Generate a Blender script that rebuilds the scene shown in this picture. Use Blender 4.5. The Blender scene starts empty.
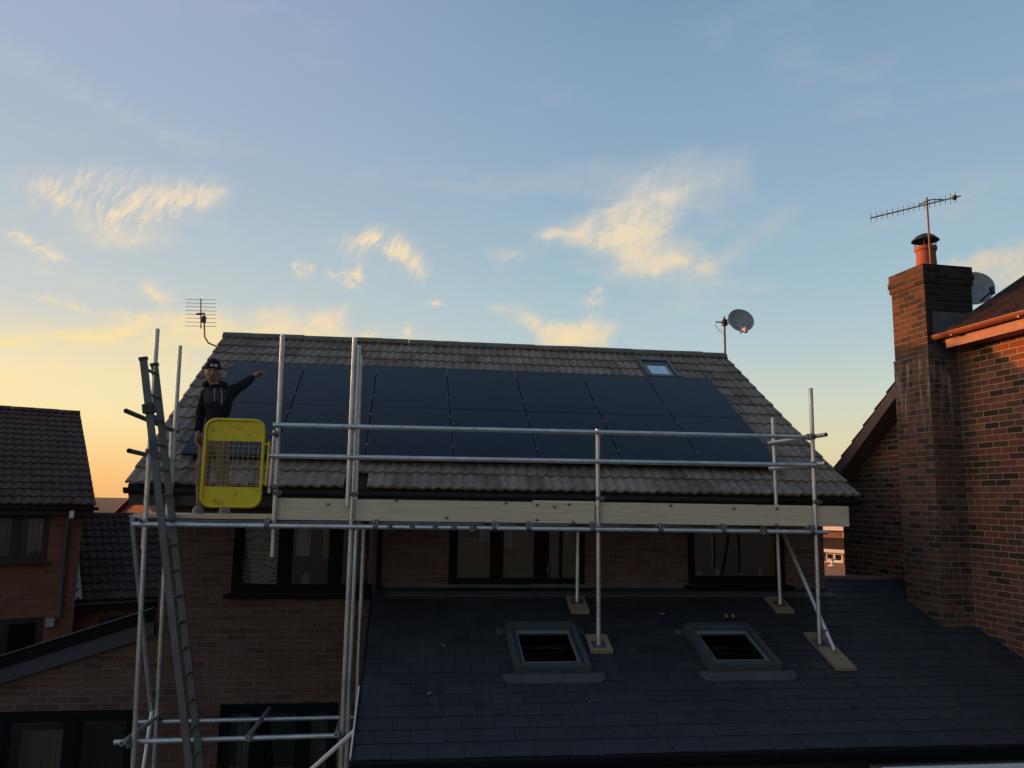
import bpy, bmesh, math, random
from mathutils import Vector, Matrix
random.seed(7)
H = 4.7                       # camera height above the ground; scene coordinates below are relative to eye level
PI = math.pi
R = math.radians
sc = bpy.context.scene
COL = sc.collection
FR = {}                       # frame (location, rotation) of the root every part lives in

# ------------------------------------------------------------------ node helpers
class NT:
    def __init__(s, tree): s.t = tree; s.n = tree.nodes; s.l = tree.links
    def put(s, sock, v):
        if v is None: return
        if isinstance(v, (int, float)): sock.default_value = v
        elif isinstance(v, (tuple, list)):
            v = tuple(v)
            if sock.type == 'RGBA' and len(v) == 3: v = v + (1,)
            sock.default_value = v
        else: s.l.new(v, sock)
    def math(s, op, a, b=None, c=None, clamp=False):
        m = s.n.new('ShaderNodeMath'); m.operation = op; m.use_clamp = clamp
        for i, v in enumerate((a, b, c)): s.put(m.inputs[i], v)
        return m.outputs[0]
    def mix(s, f, a, b, bt='MIX'):
        m = s.n.new('ShaderNodeMix'); m.data_type = 'RGBA'; m.blend_type = bt
        s.put(m.inputs[0], f); s.put(m.inputs[6], a); s.put(m.inputs[7], b)
        return m.outputs[2]
    def ramp(s, f, stops, interp='LINEAR'):
        r = s.n.new('ShaderNodeValToRGB'); r.color_ramp.interpolation = interp
        e = r.color_ramp.elements
        while len(e) < len(stops): e.new(0.5)
        for el, (p, c) in zip(e, stops):
            el.position = p; el.color = tuple(c) + ((1,) if len(c) == 3 else ())
        s.put(r.inputs[0], f)
        return r.outputs[0]
    def mapr(s, v, a, b, c=0.0, d=1.0, smooth=False):
        m = s.n.new('ShaderNodeMapRange'); m.clamp = True
        if smooth: m.interpolation_type = 'SMOOTHSTEP'
        s.put(m.inputs[0], v)
        for i, x in enumerate((a, b, c, d)): m.inputs[i + 1].default_value = x
        return m.outputs[0]
    def noise(s, vec, scale, detail=4, rough=0.55, dist=0.0, out=0):
        m = s.n.new('ShaderNodeTexNoise'); s.put(m.inputs['Vector'], vec)
        m.inputs['Scale'].default_value = scale; m.inputs['Detail'].default_value = detail
        m.inputs['Roughness'].default_value = rough; m.inputs['Distortion'].default_value = dist
        return m.outputs[out]
    def sep(s, v):
        m = s.n.new('ShaderNodeSeparateXYZ'); s.put(m.inputs[0], v); return m.outputs
    def comb(s, x, y, z=0.0):
        m = s.n.new('ShaderNodeCombineXYZ')
        for i, v in enumerate((x, y, z)): s.put(m.inputs[i], v)
        return m.outputs[0]
    def tc(s, which):
        m = s.n.new('ShaderNodeTexCoord'); return m.outputs[which]
    def scalev(s, v, sx, sy, sz):
        m = s.n.new('ShaderNodeVectorMath'); m.operation = 'MULTIPLY'
        s.put(m.inputs[0], v); m.inputs[1].default_value = (sx, sy, sz); return m.outputs[0]
    def bump(s, h, dist, strength=1.0):
        m = s.n.new('ShaderNodeBump'); s.put(m.inputs['Height'], h)
        m.inputs['Distance'].default_value = dist; m.inputs['Strength'].default_value = strength
        return m.outputs[0]
    def attr(s, name):
        m = s.n.new('ShaderNodeAttribute'); m.attribute_name = name; return m.outputs['Fac']

def srgb(r, g, b):
    f = lambda c: (c / 255 / 12.92) if c / 255 <= 0.04045 else ((c / 255 + 0.055) / 1.055) ** 2.4
    return (f(r), f(g), f(b))

def new_mat(name):
    m = bpy.data.materials.new(name); m.use_nodes = True
    t = NT(m.node_tree)
    return m, t, t.n['Principled BSDF']

def plain(name, col, rough=0.5, metal=0.0, var=0.25, scale=6.0, bump=0.002, bscale=40.0, spec=0.5, dirt=None, stretch=(1, 1, 1), coat=0.0):
    """a surface with two scales of tonal variation, varied gloss and a little relief"""
    m, t, b = new_mat(name)
    v = t.scalev(t.tc('Object'), *stretch)
    n1 = t.noise(v, scale, 5, 0.6); n2 = t.noise(v, scale * 7, 3, 0.6)
    f = t.math('ADD', t.math('MULTIPLY', n1, 0.65), t.math('MULTIPLY', n2, 0.35))
    lo = tuple(c * (1 - var) for c in col); hi = tuple(min(1, c * (1 + var)) for c in col)
    c = t.mix(t.mapr(f, 0.3, 0.7), lo, hi)
    if dirt:
        d = t.mapr(t.noise(v, scale * 2.3, 6, 0.7, 0.6), 0.56, 0.72)
        c = t.mix(t.math('MULTIPLY', d, dirt[1]), c, dirt[0])
    t.put(b.inputs['Base Color'], c)
    t.put(b.inputs['Roughness'], t.mapr(n2, 0.3, 0.7, max(0.02, rough - 0.08), min(1, rough + 0.1)))
    b.inputs['Metallic'].default_value = metal
    b.inputs['Specular IOR Level'].default_value = spec
    b.inputs['Coat Weight'].default_value = coat
    if bump: t.put(b.inputs['Normal'], t.bump(t.noise(v, bscale, 4, 0.6), bump))
    return m

def brick_mat(name, cols, mortar, msize=0.0055, soot=None, patch=None, contrast=1.0, stain=None):
    m, t, b = new_mat(name)
    uv = t.tc('UV'); x, y, _ = t.sep(uv)
    wob = t.noise(uv, 9.0, 2)
    v = t.math('ADD', y, t.math('MULTIPLY', t.math('SUBTRACT', wob, 0.5), 0.006))
    rr = t.math('DIVIDE', v, 0.075); row = t.math('FLOOR', rr)
    c = t.math('ADD', t.math('DIVIDE', x, 0.225), t.math('MULTIPLY', t.math('MODULO', t.math('ABSOLUTE', row), 2.0), 0.5))
    col = t.math('FLOOR', c)
    fu = t.math('MULTIPLY', t.math('FRACT', c), 0.225); fv = t.math('MULTIPLY', t.math('FRACT', rr), 0.075)
    d = t.math('MINIMUM', t.math('MINIMUM', fu, t.math('SUBTRACT', 0.225, fu)), t.math('MINIMUM', fv, t.math('SUBTRACT', 0.075, fv)))
    d = t.math('ADD', d, t.math('MULTIPLY', t.math('SUBTRACT', t.noise(uv, 60.0, 3), 0.5), 0.004))
    face = t.mapr(d, msize - 0.0018, msize + 0.0018)
    wn = t.n.new('ShaderNodeTexWhiteNoise'); wn.noise_dimensions = '2D'; t.put(wn.inputs['Vector'], t.comb(col, row))
    k = len(cols)
    bc = t.ramp(wn.outputs['Value'], [((i + 0.5) / k, cc) for i, cc in enumerate(cols)])
    grain = t.noise(uv, 55.0, 5, 0.65)
    bc = t.mix(t.mapr(grain, 0.3, 0.75, 0, 0.5), bc, tuple(q * 0.55 for q in cols[0]))
    mc = t.mix(t.noise(uv, 3.0, 5), tuple(q * 0.72 for q in mortar), mortar)
    cc = t.mix(face, mc, bc)
    big = t.noise(uv, 0.9, 6, 0.6)
    cc = t.mix(t.mapr(big, 0.35, 0.68, 0, 0.38), cc, t.mix(1.0, cc, (0.45, 0.43, 0.42), 'MULTIPLY'))
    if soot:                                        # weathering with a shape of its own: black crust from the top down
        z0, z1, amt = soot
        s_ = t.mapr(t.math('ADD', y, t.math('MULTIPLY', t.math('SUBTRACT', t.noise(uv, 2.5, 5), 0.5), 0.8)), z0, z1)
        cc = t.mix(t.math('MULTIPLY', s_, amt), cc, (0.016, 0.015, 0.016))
    if stain:                                       # pale lime runs below the lead line
        z0, z1 = stain
        run = t.noise(t.scalev(uv, 6.0, 0.7, 1), 2.2, 5, 0.6)
        band = t.math('MULTIPLY', t.mapr(y, z0 - 0.7, z0), t.mapr(y, z1, z1 - 0.12))
        cc = t.mix(t.math('MULTIPLY', t.mapr(run, 0.5, 0.68), t.math('MULTIPLY', band, 0.85)), cc, (0.42, 0.38, 0.34))
    t.put(b.inputs['Base Color'], cc)
    t.put(b.inputs['Roughness'], t.mapr(grain, 0.2, 0.8, 0.78, 0.98))
    b.inputs['Specular IOR Level'].default_value = 0.25
    h = t.math('ADD', t.math('MULTIPLY', face, 1.0), t.math('MULTIPLY', grain, 0.45))
    t.put(b.inputs['Normal'], t.bump(h, 0.006))
    return m

def tile_mat(name, a, bcol, lichen, lam=0.5, dark=(0.02, 0.02, 0.02)):
    m, t, b = new_mat(name)
    ob = t.tc('Object'); r = t.attr('rnd')
    c = t.mix(r, a, bcol)
    n = t.noise(ob, 1.1, 6, 0.65); n2 = t.noise(ob, 26.0, 5, 0.7); n3 = t.noise(ob, 7.0, 5, 0.65)
    c = t.mix(t.mapr(n, 0.38, 0.66, 0, 0.40), c, t.mix(1.0, c, (0.60, 0.54, 0.5), 'MULTIPLY'))
    c = t.mix(t.math('MULTIPLY', t.mapr(n3, 0.5, 0.68), lam), c, lichen)
    c = t.mix(t.mapr(n2, 0.42, 0.75, 0, 0.55), c, dark)
    v = t.n.new('ShaderNodeTexVoronoi'); v.inputs['Scale'].default_value = 5.5; t.put(v.inputs['Vector'], ob)
    spot = t.mapr(v.outputs['Distance'], 0.055, 0.03)
    wn = t.math('GREATER_THAN', t.sep(v.outputs['Color'])[0], 0.80)
    c = t.mix(t.math('MULTIPLY', t.math('MULTIPLY', spot, wn), 0.75), c, (0.5, 0.48, 0.44))
    t.put(b.inputs['Base Color'], c)
    b.inputs['Roughness'].default_value = 0.92; b.inputs['Specular IOR Level'].default_value = 0.12
    t.put(b.inputs['Normal'], t.bump(n2, 0.006))
    return m

def slate_mat(name):
    m, t, b = new_mat(name)
    ob = t.tc('Object'); r = t.attr('rnd')
    c = t.mix(r, (0.023, 0.027, 0.033), (0.034, 0.039, 0.047))
    n = t.noise(ob, 14.0, 6, 0.65); n1 = t.noise(ob, 1.3, 5, 0.6)
    c = t.mix(t.mapr(n, 0.4, 0.7, 0, 0.5), c, (0.026, 0.029, 0.034))
    c = t.mix(t.mapr(n1, 0.5, 0.72, 0, 0.35), c, (0.06, 0.063, 0.07))
    v = t.n.new('ShaderNodeTexVoronoi'); v.inputs['Scale'].default_value = 3.2; t.put(v.inputs['Vector'], ob)
    sp_ = t.math('MULTIPLY', t.mapr(v.outputs['Distance'], 0.05, 0.02), t.math('GREATER_THAN', t.sep(v.outputs['Color'])[0], 0.72))
    st_ = t.mapr(t.noise(t.scalev(ob, 5.0, 0.6, 0.6), 1.6, 5, 0.65), 0.56, 0.72, 0, 0.35)
    c = t.mix(st_, c, (0.065, 0.066, 0.064)); c = t.mix(t.math('MULTIPLY', sp_, 0.6), c, (0.24, 0.23, 0.21))
    t.put(b.inputs['Base Color'], c)
    t.put(b.inputs['Roughness'], t.mapr(n, 0.3, 0.7, 0.48, 0.72))
    b.inputs['Specular IOR Level'].default_value = 0.35
    t.put(b.inputs['Normal'], t.bump(t.noise(t.scalev(ob, 1, 0.5, 1), 30, 4), 0.003))
    return m

def wood_mat(name, col, knots=True, axis=0, rough=0.75):
    m, t, b = new_mat(name)
    ob = t.tc('Object')
    st = [14.0, 14.0, 14.0]; st[axis] = 0.7
    g = t.noise(t.scalev(ob, *st), 3.2, 6, 0.6, 0.5)
    c = t.mix(t.mapr(g, 0.3, 0.72), tuple(q * 0.68 for q in col), col)
    c = t.mix(t.mapr(t.noise(ob, 1.7, 4), 0.45, 0.7, 0, 0.4), c, tuple(q * f for q, f in zip(col, (0.8, 0.82, 0.86))))
    if knots:
        ox_, oy_, oz_ = t.sep(ob); v = t.n.new('ShaderNodeTexVoronoi'); v.voronoi_dimensions = '2D'; v.inputs['Scale'].default_value = 3.4; t.put(v.inputs['Vector'], t.comb(ox_, t.math('MULTIPLY', t.math('ADD', oz_, oy_), 1.3)))
        k = t.mapr(v.outputs['Distance'], 0.08, 0.045)
        ring = t.mapr(v.outputs['Distance'], 0.2, 0.08, 0, 0.35)
        on = t.math('GREATER_THAN', t.sep(v.outputs['Color'])[1], 0.5)
        c = t.mix(t.math('MULTIPLY', ring, on), c, tuple(q * 0.6 for q in col))
        c = t.mix(t.math('MULTIPLY', k, on), c, (0.17, 0.105, 0.06))
    t.put(b.inputs['Base Color'], c); b.inputs['Roughness'].default_value = rough
    b.inputs['Specular IOR Level'].default_value = 0.25
    t.put(b.inputs['Normal'], t.bump(g, 0.002))
    return m

def glass_mat(name, tint=(0.8, 0.8, 0.8), refl=0.14, rough=0.015):
    m = bpy.data.materials.new(name); m.use_nodes = True
    t = NT(m.node_tree); t.n.remove(t.n['Principled BSDF']); out = t.n['Material Output']
    tr = t.n.new('ShaderNodeBsdfTransparent'); tr.inputs[0].default_value = tint + (1,)
    gl = t.n.new('ShaderNodeBsdfGlossy'); gl.inputs[0].default_value = (1, 1, 1, 1); gl.inputs['Roughness'].default_value = rough
    t.put(gl.inputs['Normal'], t.bump(t.noise(t.tc('Object'), 1.7, 2), 0.004))
    fr = t.n.new('ShaderNodeFresnel'); fr.inputs[0].default_value = 1.5
    f = t.math('ADD', t.math('MULTIPLY', fr.outputs[0], 1.3), refl - 0.05, clamp=True)
    ms = t.n.new('ShaderNodeMixShader'); t.put(ms.inputs[0], f)
    t.l.new(tr.outputs[0], ms.inputs[1]); t.l.new(gl.outputs[0], ms.inputs[2]); t.l.new(ms.outputs[0], out.inputs[0])
    return m

def stripe_mat(name, a, b_, period, axis, soft=0.3, warp=0.0, rough=0.8):
    """woven slats or folds: alternating bands of two cloth colours"""
    m, t, b = new_mat(name)
    ob = t.tc('Object'); s = t.sep(ob)[axis]
    if warp: s = t.math('ADD', s, t.math('MULTIPLY', t.noise(ob, 3.0, 3), warp))
    f = t.math('ABSOLUTE', t.math('SUBTRACT', t.math('MULTIPLY', t.math('FRACT', t.math('DIVIDE', s, period)), 2.0), 1.0))
    f = t.mapr(f, 0.5 - soft, 0.5 + soft)
    n = t.noise(ob, 8.0, 4)
    c = t.mix(t.math('MULTIPLY', f, t.mapr(n, 0.3, 0.7, 0.5, 1.0)), a, b_)
    t.put(b.inputs['Base Color'], c); b.inputs['Roughness'].default_value = rough
    return m

M = {}
M['brick_house'] = brick_mat('brown red house brick', [(0.11, 0.056, 0.047), (0.155, 0.076, 0.06), (0.13, 0.072, 0.06), (0.175, 0.086, 0.068), (0.15, 0.095, 0.08)], (0.24, 0.185, 0.155), 0.0045)
M['brick_neighbour'] = brick_mat('multi red brick pale mortar', [(0.045, 0.032, 0.024), (0.22, 0.075, 0.048), (0.27, 0.10, 0.062), (0.07, 0.048, 0.034), (0.24, 0.08, 0.052), (0.17, 0.07, 0.046), (0.28, 0.125, 0.08), (0.09, 0.058, 0.042)], (0.44, 0.34, 0.25), 0.0056)
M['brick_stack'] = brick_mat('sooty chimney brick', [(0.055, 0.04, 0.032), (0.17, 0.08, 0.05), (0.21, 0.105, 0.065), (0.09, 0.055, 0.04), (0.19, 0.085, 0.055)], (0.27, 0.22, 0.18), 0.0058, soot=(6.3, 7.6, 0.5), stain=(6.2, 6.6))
M['brick_soot_shade'] = brick_mat('sooty chimney brick darkened for shade', [(0.028, 0.024, 0.022), (0.05, 0.036, 0.030), (0.036, 0.030, 0.028), (0.022, 0.02, 0.02)], (0.085, 0.078, 0.072), 0.005)
M['brick_far'] = brick_mat('orange red brick', [(0.26, 0.09, 0.057), (0.33, 0.115, 0.07), (0.22, 0.08, 0.052), (0.29, 0.115, 0.078)], (0.31, 0.21, 0.16), 0.005)
M['brick_pale'] = brick_mat('pale pinkish brick', [(0.30, 0.19, 0.15), (0.36, 0.23, 0.18), (0.27, 0.18, 0.145)], (0.36, 0.29, 0.25), 0.005)
M['brick_buff'] = brick_mat('pale buff stone', [(0.42, 0.36, 0.28), (0.5, 0.44, 0.35), (0.36, 0.3, 0.23)], (0.55, 0.5, 0.42), 0.006)
M['tile_grey'] = tile_mat('weathered grey brown concrete tile', (0.20, 0.155, 0.122), (0.35, 0.285, 0.228), (0.42, 0.37, 0.31), 0.45, (0.075, 0.058, 0.046))
M['tile_dark'] = tile_mat('dark brown concrete tile', (0.085, 0.049, 0.041), (0.13, 0.078, 0.064), (0.15, 0.115, 0.10), 0.35)
M['tile_black'] = tile_mat('blackened concrete tile', (0.052, 0.035, 0.032), (0.082, 0.058, 0.052), (0.11, 0.09, 0.08), 0.35)
M['tile_red'] = tile_mat('dark red brown tile', (0.062, 0.037, 0.028), (0.105, 0.056, 0.04), (0.14, 0.10, 0.08), 0.3)
M['tile_far'] = tile_mat('red brown tile lightened for haze', (0.26, 0.14, 0.10), (0.34, 0.19, 0.14), (0.36, 0.25, 0.2), 0.3)  # far roof kept paler: distance haze put into the tile colour
M['slate'] = slate_mat('dark blue slate')
M['under'] = plain('roof underlay', (0.012, 0.012, 0.014), 0.95, bump=0)
M['ridge'] = plain('grey mortar bedded ridge', (0.17, 0.15, 0.12), 0.9, var=0.35, scale=5, bump=0.006, bscale=30, dirt=((0.10, 0.10, 0.07), 0.6))
M['anthracite'] = plain('anthracite window frame', (0.004, 0.005, 0.008), 0.6, var=0.15, spec=0.1)
M['grey_frame'] = plain('grey aluminium roof window cladding', (0.10, 0.112, 0.12), 0.42, metal=0.35, var=0.15)
M['bead'] = plain('pale grey glazing bead', (0.22, 0.25, 0.26), 0.4, metal=0.3, var=0.15)
M['black_upvc'] = plain('black upvc fascia', (0.010, 0.010, 0.012), 0.4, var=0.15)
M['barge'] = plain('slate blue painted bargeboard', (0.026, 0.032, 0.045), 0.5, var=0.2)
M['lead'] = plain('weathered lead sheet', (0.085, 0.092, 0.10), 0.6, metal=0.2, var=0.35, scale=3, bump=0.004, bscale=9, dirt=((0.06, 0.065, 0.07), 0.6))
M['brown_frame'] = plain('dark brown timber frame', (0.035, 0.018, 0.014), 0.5)
M['brown_fascia'] = plain('red brown painted fascia', (0.22, 0.088, 0.06), 0.5, var=0.15)
M['brown_gutter'] = plain('brown plastic gutter', (0.20, 0.068, 0.042), 0.36, var=0.12)
M['verge_brown'] = plain('brown verge board', (0.15, 0.085, 0.07), 0.6, var=0.2)
M['galv'] = plain('galvanised steel tube', (0.60, 0.615, 0.62), 0.36, metal=0.7, var=0.28, scale=5, bump=0.0008, bscale=60, dirt=((0.17, 0.16, 0.15), 0.65))
M['galv_dark'] = plain('dull weathered steel coupler', (0.16, 0.16, 0.155), 0.55, metal=0.7, var=0.35, scale=18, dirt=((0.12, 0.07, 0.04), 0.5))
M['ladder'] = plain('dull ladder alloy', (0.15, 0.155, 0.155), 0.6, metal=0.55, var=0.25, scale=4, dirt=((0.06, 0.06, 0.055), 0.7))
M['timber'] = wood_mat('new scaffold board', (0.82, 0.68, 0.48))
M['timber_old'] = wood_mat('grey used scaffold board', (0.36, 0.265, 0.175), axis=1)
M['fence_wood'] = wood_mat('weathered fence board', (0.21, 0.205, 0.20), knots=False)
M['yellow'] = plain('yellow powder coat', (0.80, 0.58, 0.015), 0.5, var=0.12, scale=5, dirt=((0.16, 0.085, 0.02), 0.75))
M['wire'] = plain('pale coated wire', (0.34, 0.29, 0.15), 0.8)
M['pv_frame'] = plain('black anodised frame', (0.030, 0.034, 0.042), 0.4, metal=0.4, var=0.15)
M['clamp'] = plain('aluminium clamp', (0.16, 0.165, 0.17), 0.6, metal=0.6)
M['terracotta'] = plain('terracotta clay', (0.30, 0.085, 0.045), 0.75, var=0.25, scale=9, dirt=((0.10, 0.045, 0.03), 0.6))
M['cowl'] = plain('dark painted metal cowl', (0.030, 0.022, 0.020), 0.5)
M['aerial'] = plain('tarnished aluminium rod', (0.20, 0.18, 0.17), 0.5, metal=0.6)
M['mast'] = plain('mast tinted sunset red', (0.26, 0.13, 0.10), 0.6, var=0.4, scale=12)  # red tone puts the low sunset light into the mast colour
M['dish'] = plain('mottled grey dish', (0.32, 0.34, 0.33), 0.7, var=0.3, scale=9, dirt=((0.17, 0.19, 0.18), 0.6))
M['dish_pale'] = plain('pale grey plastic', (0.45, 0.42, 0.4), 0.6)
M['white'] = plain('white paint', (0.78, 0.76, 0.72), 0.5, var=0.08)
M['net'] = stripe_mat('net curtain with reflection pattern', (0.72, 0.74, 0.72), (0.12, 0.13, 0.13), 0.06, 2, 0.25, warp=0.42)
M['blind'] = stripe_mat('woven wooden blind', (0.24, 0.185, 0.115), (0.10, 0.08, 0.055), 0.035, 2, 0.35, warp=0.05)
M['curtain'] = stripe_mat('pale pleated curtain', (0.60, 0.60, 0.57), (0.40, 0.41, 0.40), 0.06, 0, 0.4, warp=0.03)
M['curtain_buff'] = stripe_mat('buff pleated curtain', (0.38, 0.33, 0.25), (0.24, 0.21, 0.16), 0.07, 0, 0.4, warp=0.03)
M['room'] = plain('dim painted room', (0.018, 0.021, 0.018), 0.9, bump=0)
M['skin'] = plain('skin', (0.30, 0.16, 0.11), 0.55, var=0.15, scale=20, bump=0.0005)
M['eye'] = plain('dark eye', (0.02, 0.015, 0.012), 0.3, bump=0)
M['lip'] = plain('lip', (0.22, 0.08, 0.07), 0.5, bump=0)
M['hoodie'] = plain('black fleece', (0.014, 0.015, 0.020), 0.95, var=0.3, scale=9, bump=0.006, bscale=25, spec=0.2)
M['hoodie_grey'] = plain('charcoal yoke panel', (0.05, 0.052, 0.06), 0.9, var=0.3, scale=9, bump=0.004, bscale=25, spec=0.2)
M['trouser'] = plain('dusty tan work trousers', (0.25, 0.16, 0.10), 0.9, var=0.35, scale=7, bump=0.008, bscale=14, spec=0.2, dirt=((0.14, 0.08, 0.045), 0.6))
M['beanie'] = plain('black knit', (0.013, 0.013, 0.015), 0.95, bump=0.004, bscale=60, spec=0.2)
M['patch'] = plain('grey woven patch', (0.42, 0.43, 0.45), 0.8, bump=0)
M['cord'] = plain('white cord', (0.36, 0.36, 0.35), 0.8, bump=0)
M['shoe'] = plain('scuffed pale shoe', (0.27, 0.235, 0.20), 0.7, var=0.3, scale=16)
M['glove'] = plain('dull red glove cuff', (0.20, 0.04, 0.035), 0.8)
M['leaf'] = plain('dry brown leaf', (0.24, 0.17, 0.10), 0.8, scale=30)
M['glass'] = glass_mat('window glass', refl=0.10)
M['glass_dark'] = glass_mat('dark roof window glass', tint=(0.35, 0.38, 0.4), refl=0.08)
M['glass_sky'] = glass_mat('reflective roof window glass', tint=(0.2, 0.22, 0.24), refl=0.62, rough=0.05)
M['grass'] = plain('garden grass', (0.030, 0.036, 0.020), 0.95, var=0.4, scale=0.6, bump=0.03, bscale=30)
M['paving'] = plain('grey paving', (0.24, 0.23, 0.21), 0.9, var=0.2, scale=1.3)

def pv_mat():
    m, t, b = new_mat('monocrystalline cells under glass')
    ob = t.tc('Object'); x, y, z = t.sep(ob)
    gx = t.math('ABSOLUTE', t.math('SUBTRACT', t.math('FRACT', t.math('DIVIDE', x, 0.1815)), 0.5))
    gy = t.math('ABSOLUTE', t.math('SUBTRACT', t.math('FRACT', t.math('DIVIDE', y, 0.0915)), 0.5))
    line = t.math('MAXIMUM', t.mapr(gx, 0.485, 0.495), t.mapr(gy, 0.475, 0.49))
    n = t.noise(ob, 1.2, 4)
    c = t.mix(t.mapr(n, 0.3, 0.7), (0.005, 0.009, 0.019), (0.008, 0.013, 0.025))
    c = t.mix(t.math('MULTIPLY', line, 0.5), c, (0.006, 0.008, 0.012))
    c = t.mix(t.mapr(t.noise(ob, 3.5, 5, 0.7), 0.45, 0.75, 0, 0.08), c, (0.03, 0.03, 0.032))   # thin dust film
    t.put(b.inputs['Base Color'], c)
    t.put(b.inputs['Roughness'], t.mapr(t.noise(ob, 5.0, 5), 0.3, 0.7, 0.16, 0.28))
    b.inputs['IOR'].default_value = 1.33; b.inputs['Specular IOR Level'].default_value = 0.28
    return m
M['pv'] = pv_mat()

# ------------------------------------------------------------------ mesh builder
class MB:
    def __init__(s): s.v = []; s.f = []; s.mi = []; s.rn = []
    def add(s, vs, fs, mi=0, rn=0.5):
        o = len(s.v); s.v += [tuple(p) for p in vs]
        for f in fs: s.f.append([i + o for i in f]); s.mi.append(mi); s.rn.append(rn)
        return s
    def box(s, x0, x1, y0, y1, z0, z1, mi=0):
        vs = [(x, y, z) for z in (z0, z1) for y in (y0, y1) for x in (x0, x1)]
        return s.add(vs, [(0, 2, 3, 1), (4, 5, 7, 6), (0, 1, 5, 4), (2, 6, 7, 3), (0, 4, 6, 2), (1, 3, 7, 5)], mi)
    def obox(s, c, ax, ay, az, hx, hy, hz, mi=0):
        c = Vector(c); ax, ay, az = Vector(ax).normalized(), Vector(ay).normalized(), Vector(az).normalized()
        vs = [c + ax * (hx * i) + ay * (hy * j) + az * (hz * k) for k in (-1, 1) for j in (-1, 1) for i in (-1, 1)]
        return s.add(vs, [(0, 2, 3, 1), (4, 5, 7, 6), (0, 1, 5, 4), (2, 6, 7, 3), (0, 4, 6, 2), (1, 3, 7, 5)], mi)
    def bar(s, p0, p1, w, t, up=(0, 0, 1), mi=0):
        """rectangular bar from p0 to p1, w across, t along 'up'"""
        p0, p1 = Vector(p0), Vector(p1); d = (p1 - p0); L = d.length; d.normalize()
        side = d.cross(Vector(up)).normalized(); u = side.cross(d)
        return s.obox((p0 + p1) / 2, d, side, u, L / 2, w / 2, t / 2, mi)
    def tube(s, pts, r, n=14, cap=True, mi=0, hollow=False):
        pts = [Vector(p) for p in pts]; rs = r if isinstance(r, (list, tuple)) else [r] * len(pts)
        rings = []; ref = None
        for i, p in enumerate(pts):
            d = (pts[min(i + 1, len(pts) - 1)] - pts[max(i - 1, 0)]).normalized()
            if ref is None: ref = Vector((0, 0, 1)) if abs(d.z) < 0.9 else Vector((1, 0, 0))
            a = (ref - d * ref.dot(d)).normalized(); ref = a; b = d.cross(a)
            rings.append([p + (a * math.cos(2 * PI * k / n) + b * math.sin(2 * PI * k / n)) * rs[i] for k in range(n)])
        vs = [q for rg in rings for q in rg]; fs = []
        for i in range(len(pts) - 1):
            for k in range(n):
                k2 = (k + 1) % n; fs.append((i * n + k, i * n + k2, (i + 1) * n + k2, (i + 1) * n + k))
        if hollow:                                   # a pipe: inner wall a hand deep at both ends
            for end, sgn in ((0, 1), (len(pts) - 1, -1)):
                d = (pts[min(1, len(pts) - 1)] - pts[0]).normalized() if end == 0 else (pts[-1] - pts[-2]).normalized()
                o = len(vs); c = pts[end]
                inner = [c + (q - c) * 0.84 for q in rings[end]]; deep = [q + d * (0.1 * sgn) for q in inner]
                vs += inner + deep
                for k in range(n):
                    k2 = (k + 1) % n; e = end * n
                    fs.append((e + k, e + k2, o + k2, o + k)); fs.append((o + k, o + k2, o + n + k2, o + n + k))
                fs.append(tuple(o + n + k for k in range(n)))
        elif cap:
            fs.append(tuple(reversed(range(n)))); fs.append(tuple((len(pts) - 1) * n + k for k in range(n)))
        return s.add(vs, fs, mi)
    def lathe(s, c, prof, axis=(0, 0, 1), n=24, mi=0):
        """revolve (radius, height) pairs about an axis through c"""
        c = Vector(c); ax = Vector(axis).normalized(); ref = Vector((0, 0, 1)) if abs(ax.z) < 0.9 else Vector((1, 0, 0))
        a = (ref - ax * ref.dot(ax)).normalized(); b = ax.cross(a); vs = []; fs = []
        for (r, h) in prof: vs += [c + ax * h + (a * math.cos(2 * PI * k / n) + b * math.sin(2 * PI * k / n)) * r for k in range(n)]
        for i in range(len(prof) - 1):
            for k in range(n):
                k2 = (k + 1) % n; fs.append((i * n + k, i * n + k2, (i + 1) * n + k2, (i + 1) * n + k))
        return s.add(vs, fs, mi)
    def prism(s, poly, y0, y1, mi=0):
        """polygon in (x, z) extruded along y"""
        n = len(poly); vs = [(x, y0, z) for x, z in poly] + [(x, y1, z) for x, z in poly]
        fs = [tuple(range(n)), tuple(reversed(range(n, 2 * n)))] + [(i, (i + 1) % n, n + (i + 1) % n, n + i) for i in range(n)]
        return s.add(vs, fs, mi)
    def prismx(s, poly, x0, x1, mi=0):
        """polygon in (y, z) extruded along x"""
        n = len(poly); vs = [(x0, y, z) for y, z in poly] + [(x1, y, z) for y, z in poly]
        fs = [tuple(range(n)), tuple(reversed(range(n, 2 * n)))] + [(i, (i + 1) % n, n + (i + 1) % n, n + i) for i in range(n)]
        return s.add(vs, fs, mi)
    def wall(s, x0, x1, z0, z1, y, holes=(), depth=0.11, mi=0):
        """front wall facing -y with openings and their reveals"""
        xs = sorted({x0, x1, *[h[0] for h in holes], *[h[1] for h in holes]}); zs = sorted({z0, z1, *[h[2] for h in holes], *[h[3] for h in holes]})
        for i in range(len(xs) - 1):
            for k in range(len(zs) - 1):
                cx, cz = (xs[i] + xs[i + 1]) / 2, (zs[k] + zs[k + 1]) / 2
                if any(h[0] < cx < h[1] and h[2] < cz < h[3] for h in holes): continue
                s.add([(xs[i], y, zs[k]), (xs[i + 1], y, zs[k]), (xs[i + 1], y, zs[k + 1]), (xs[i], y, zs[k + 1])], [(0, 1, 2, 3)], mi)
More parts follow.
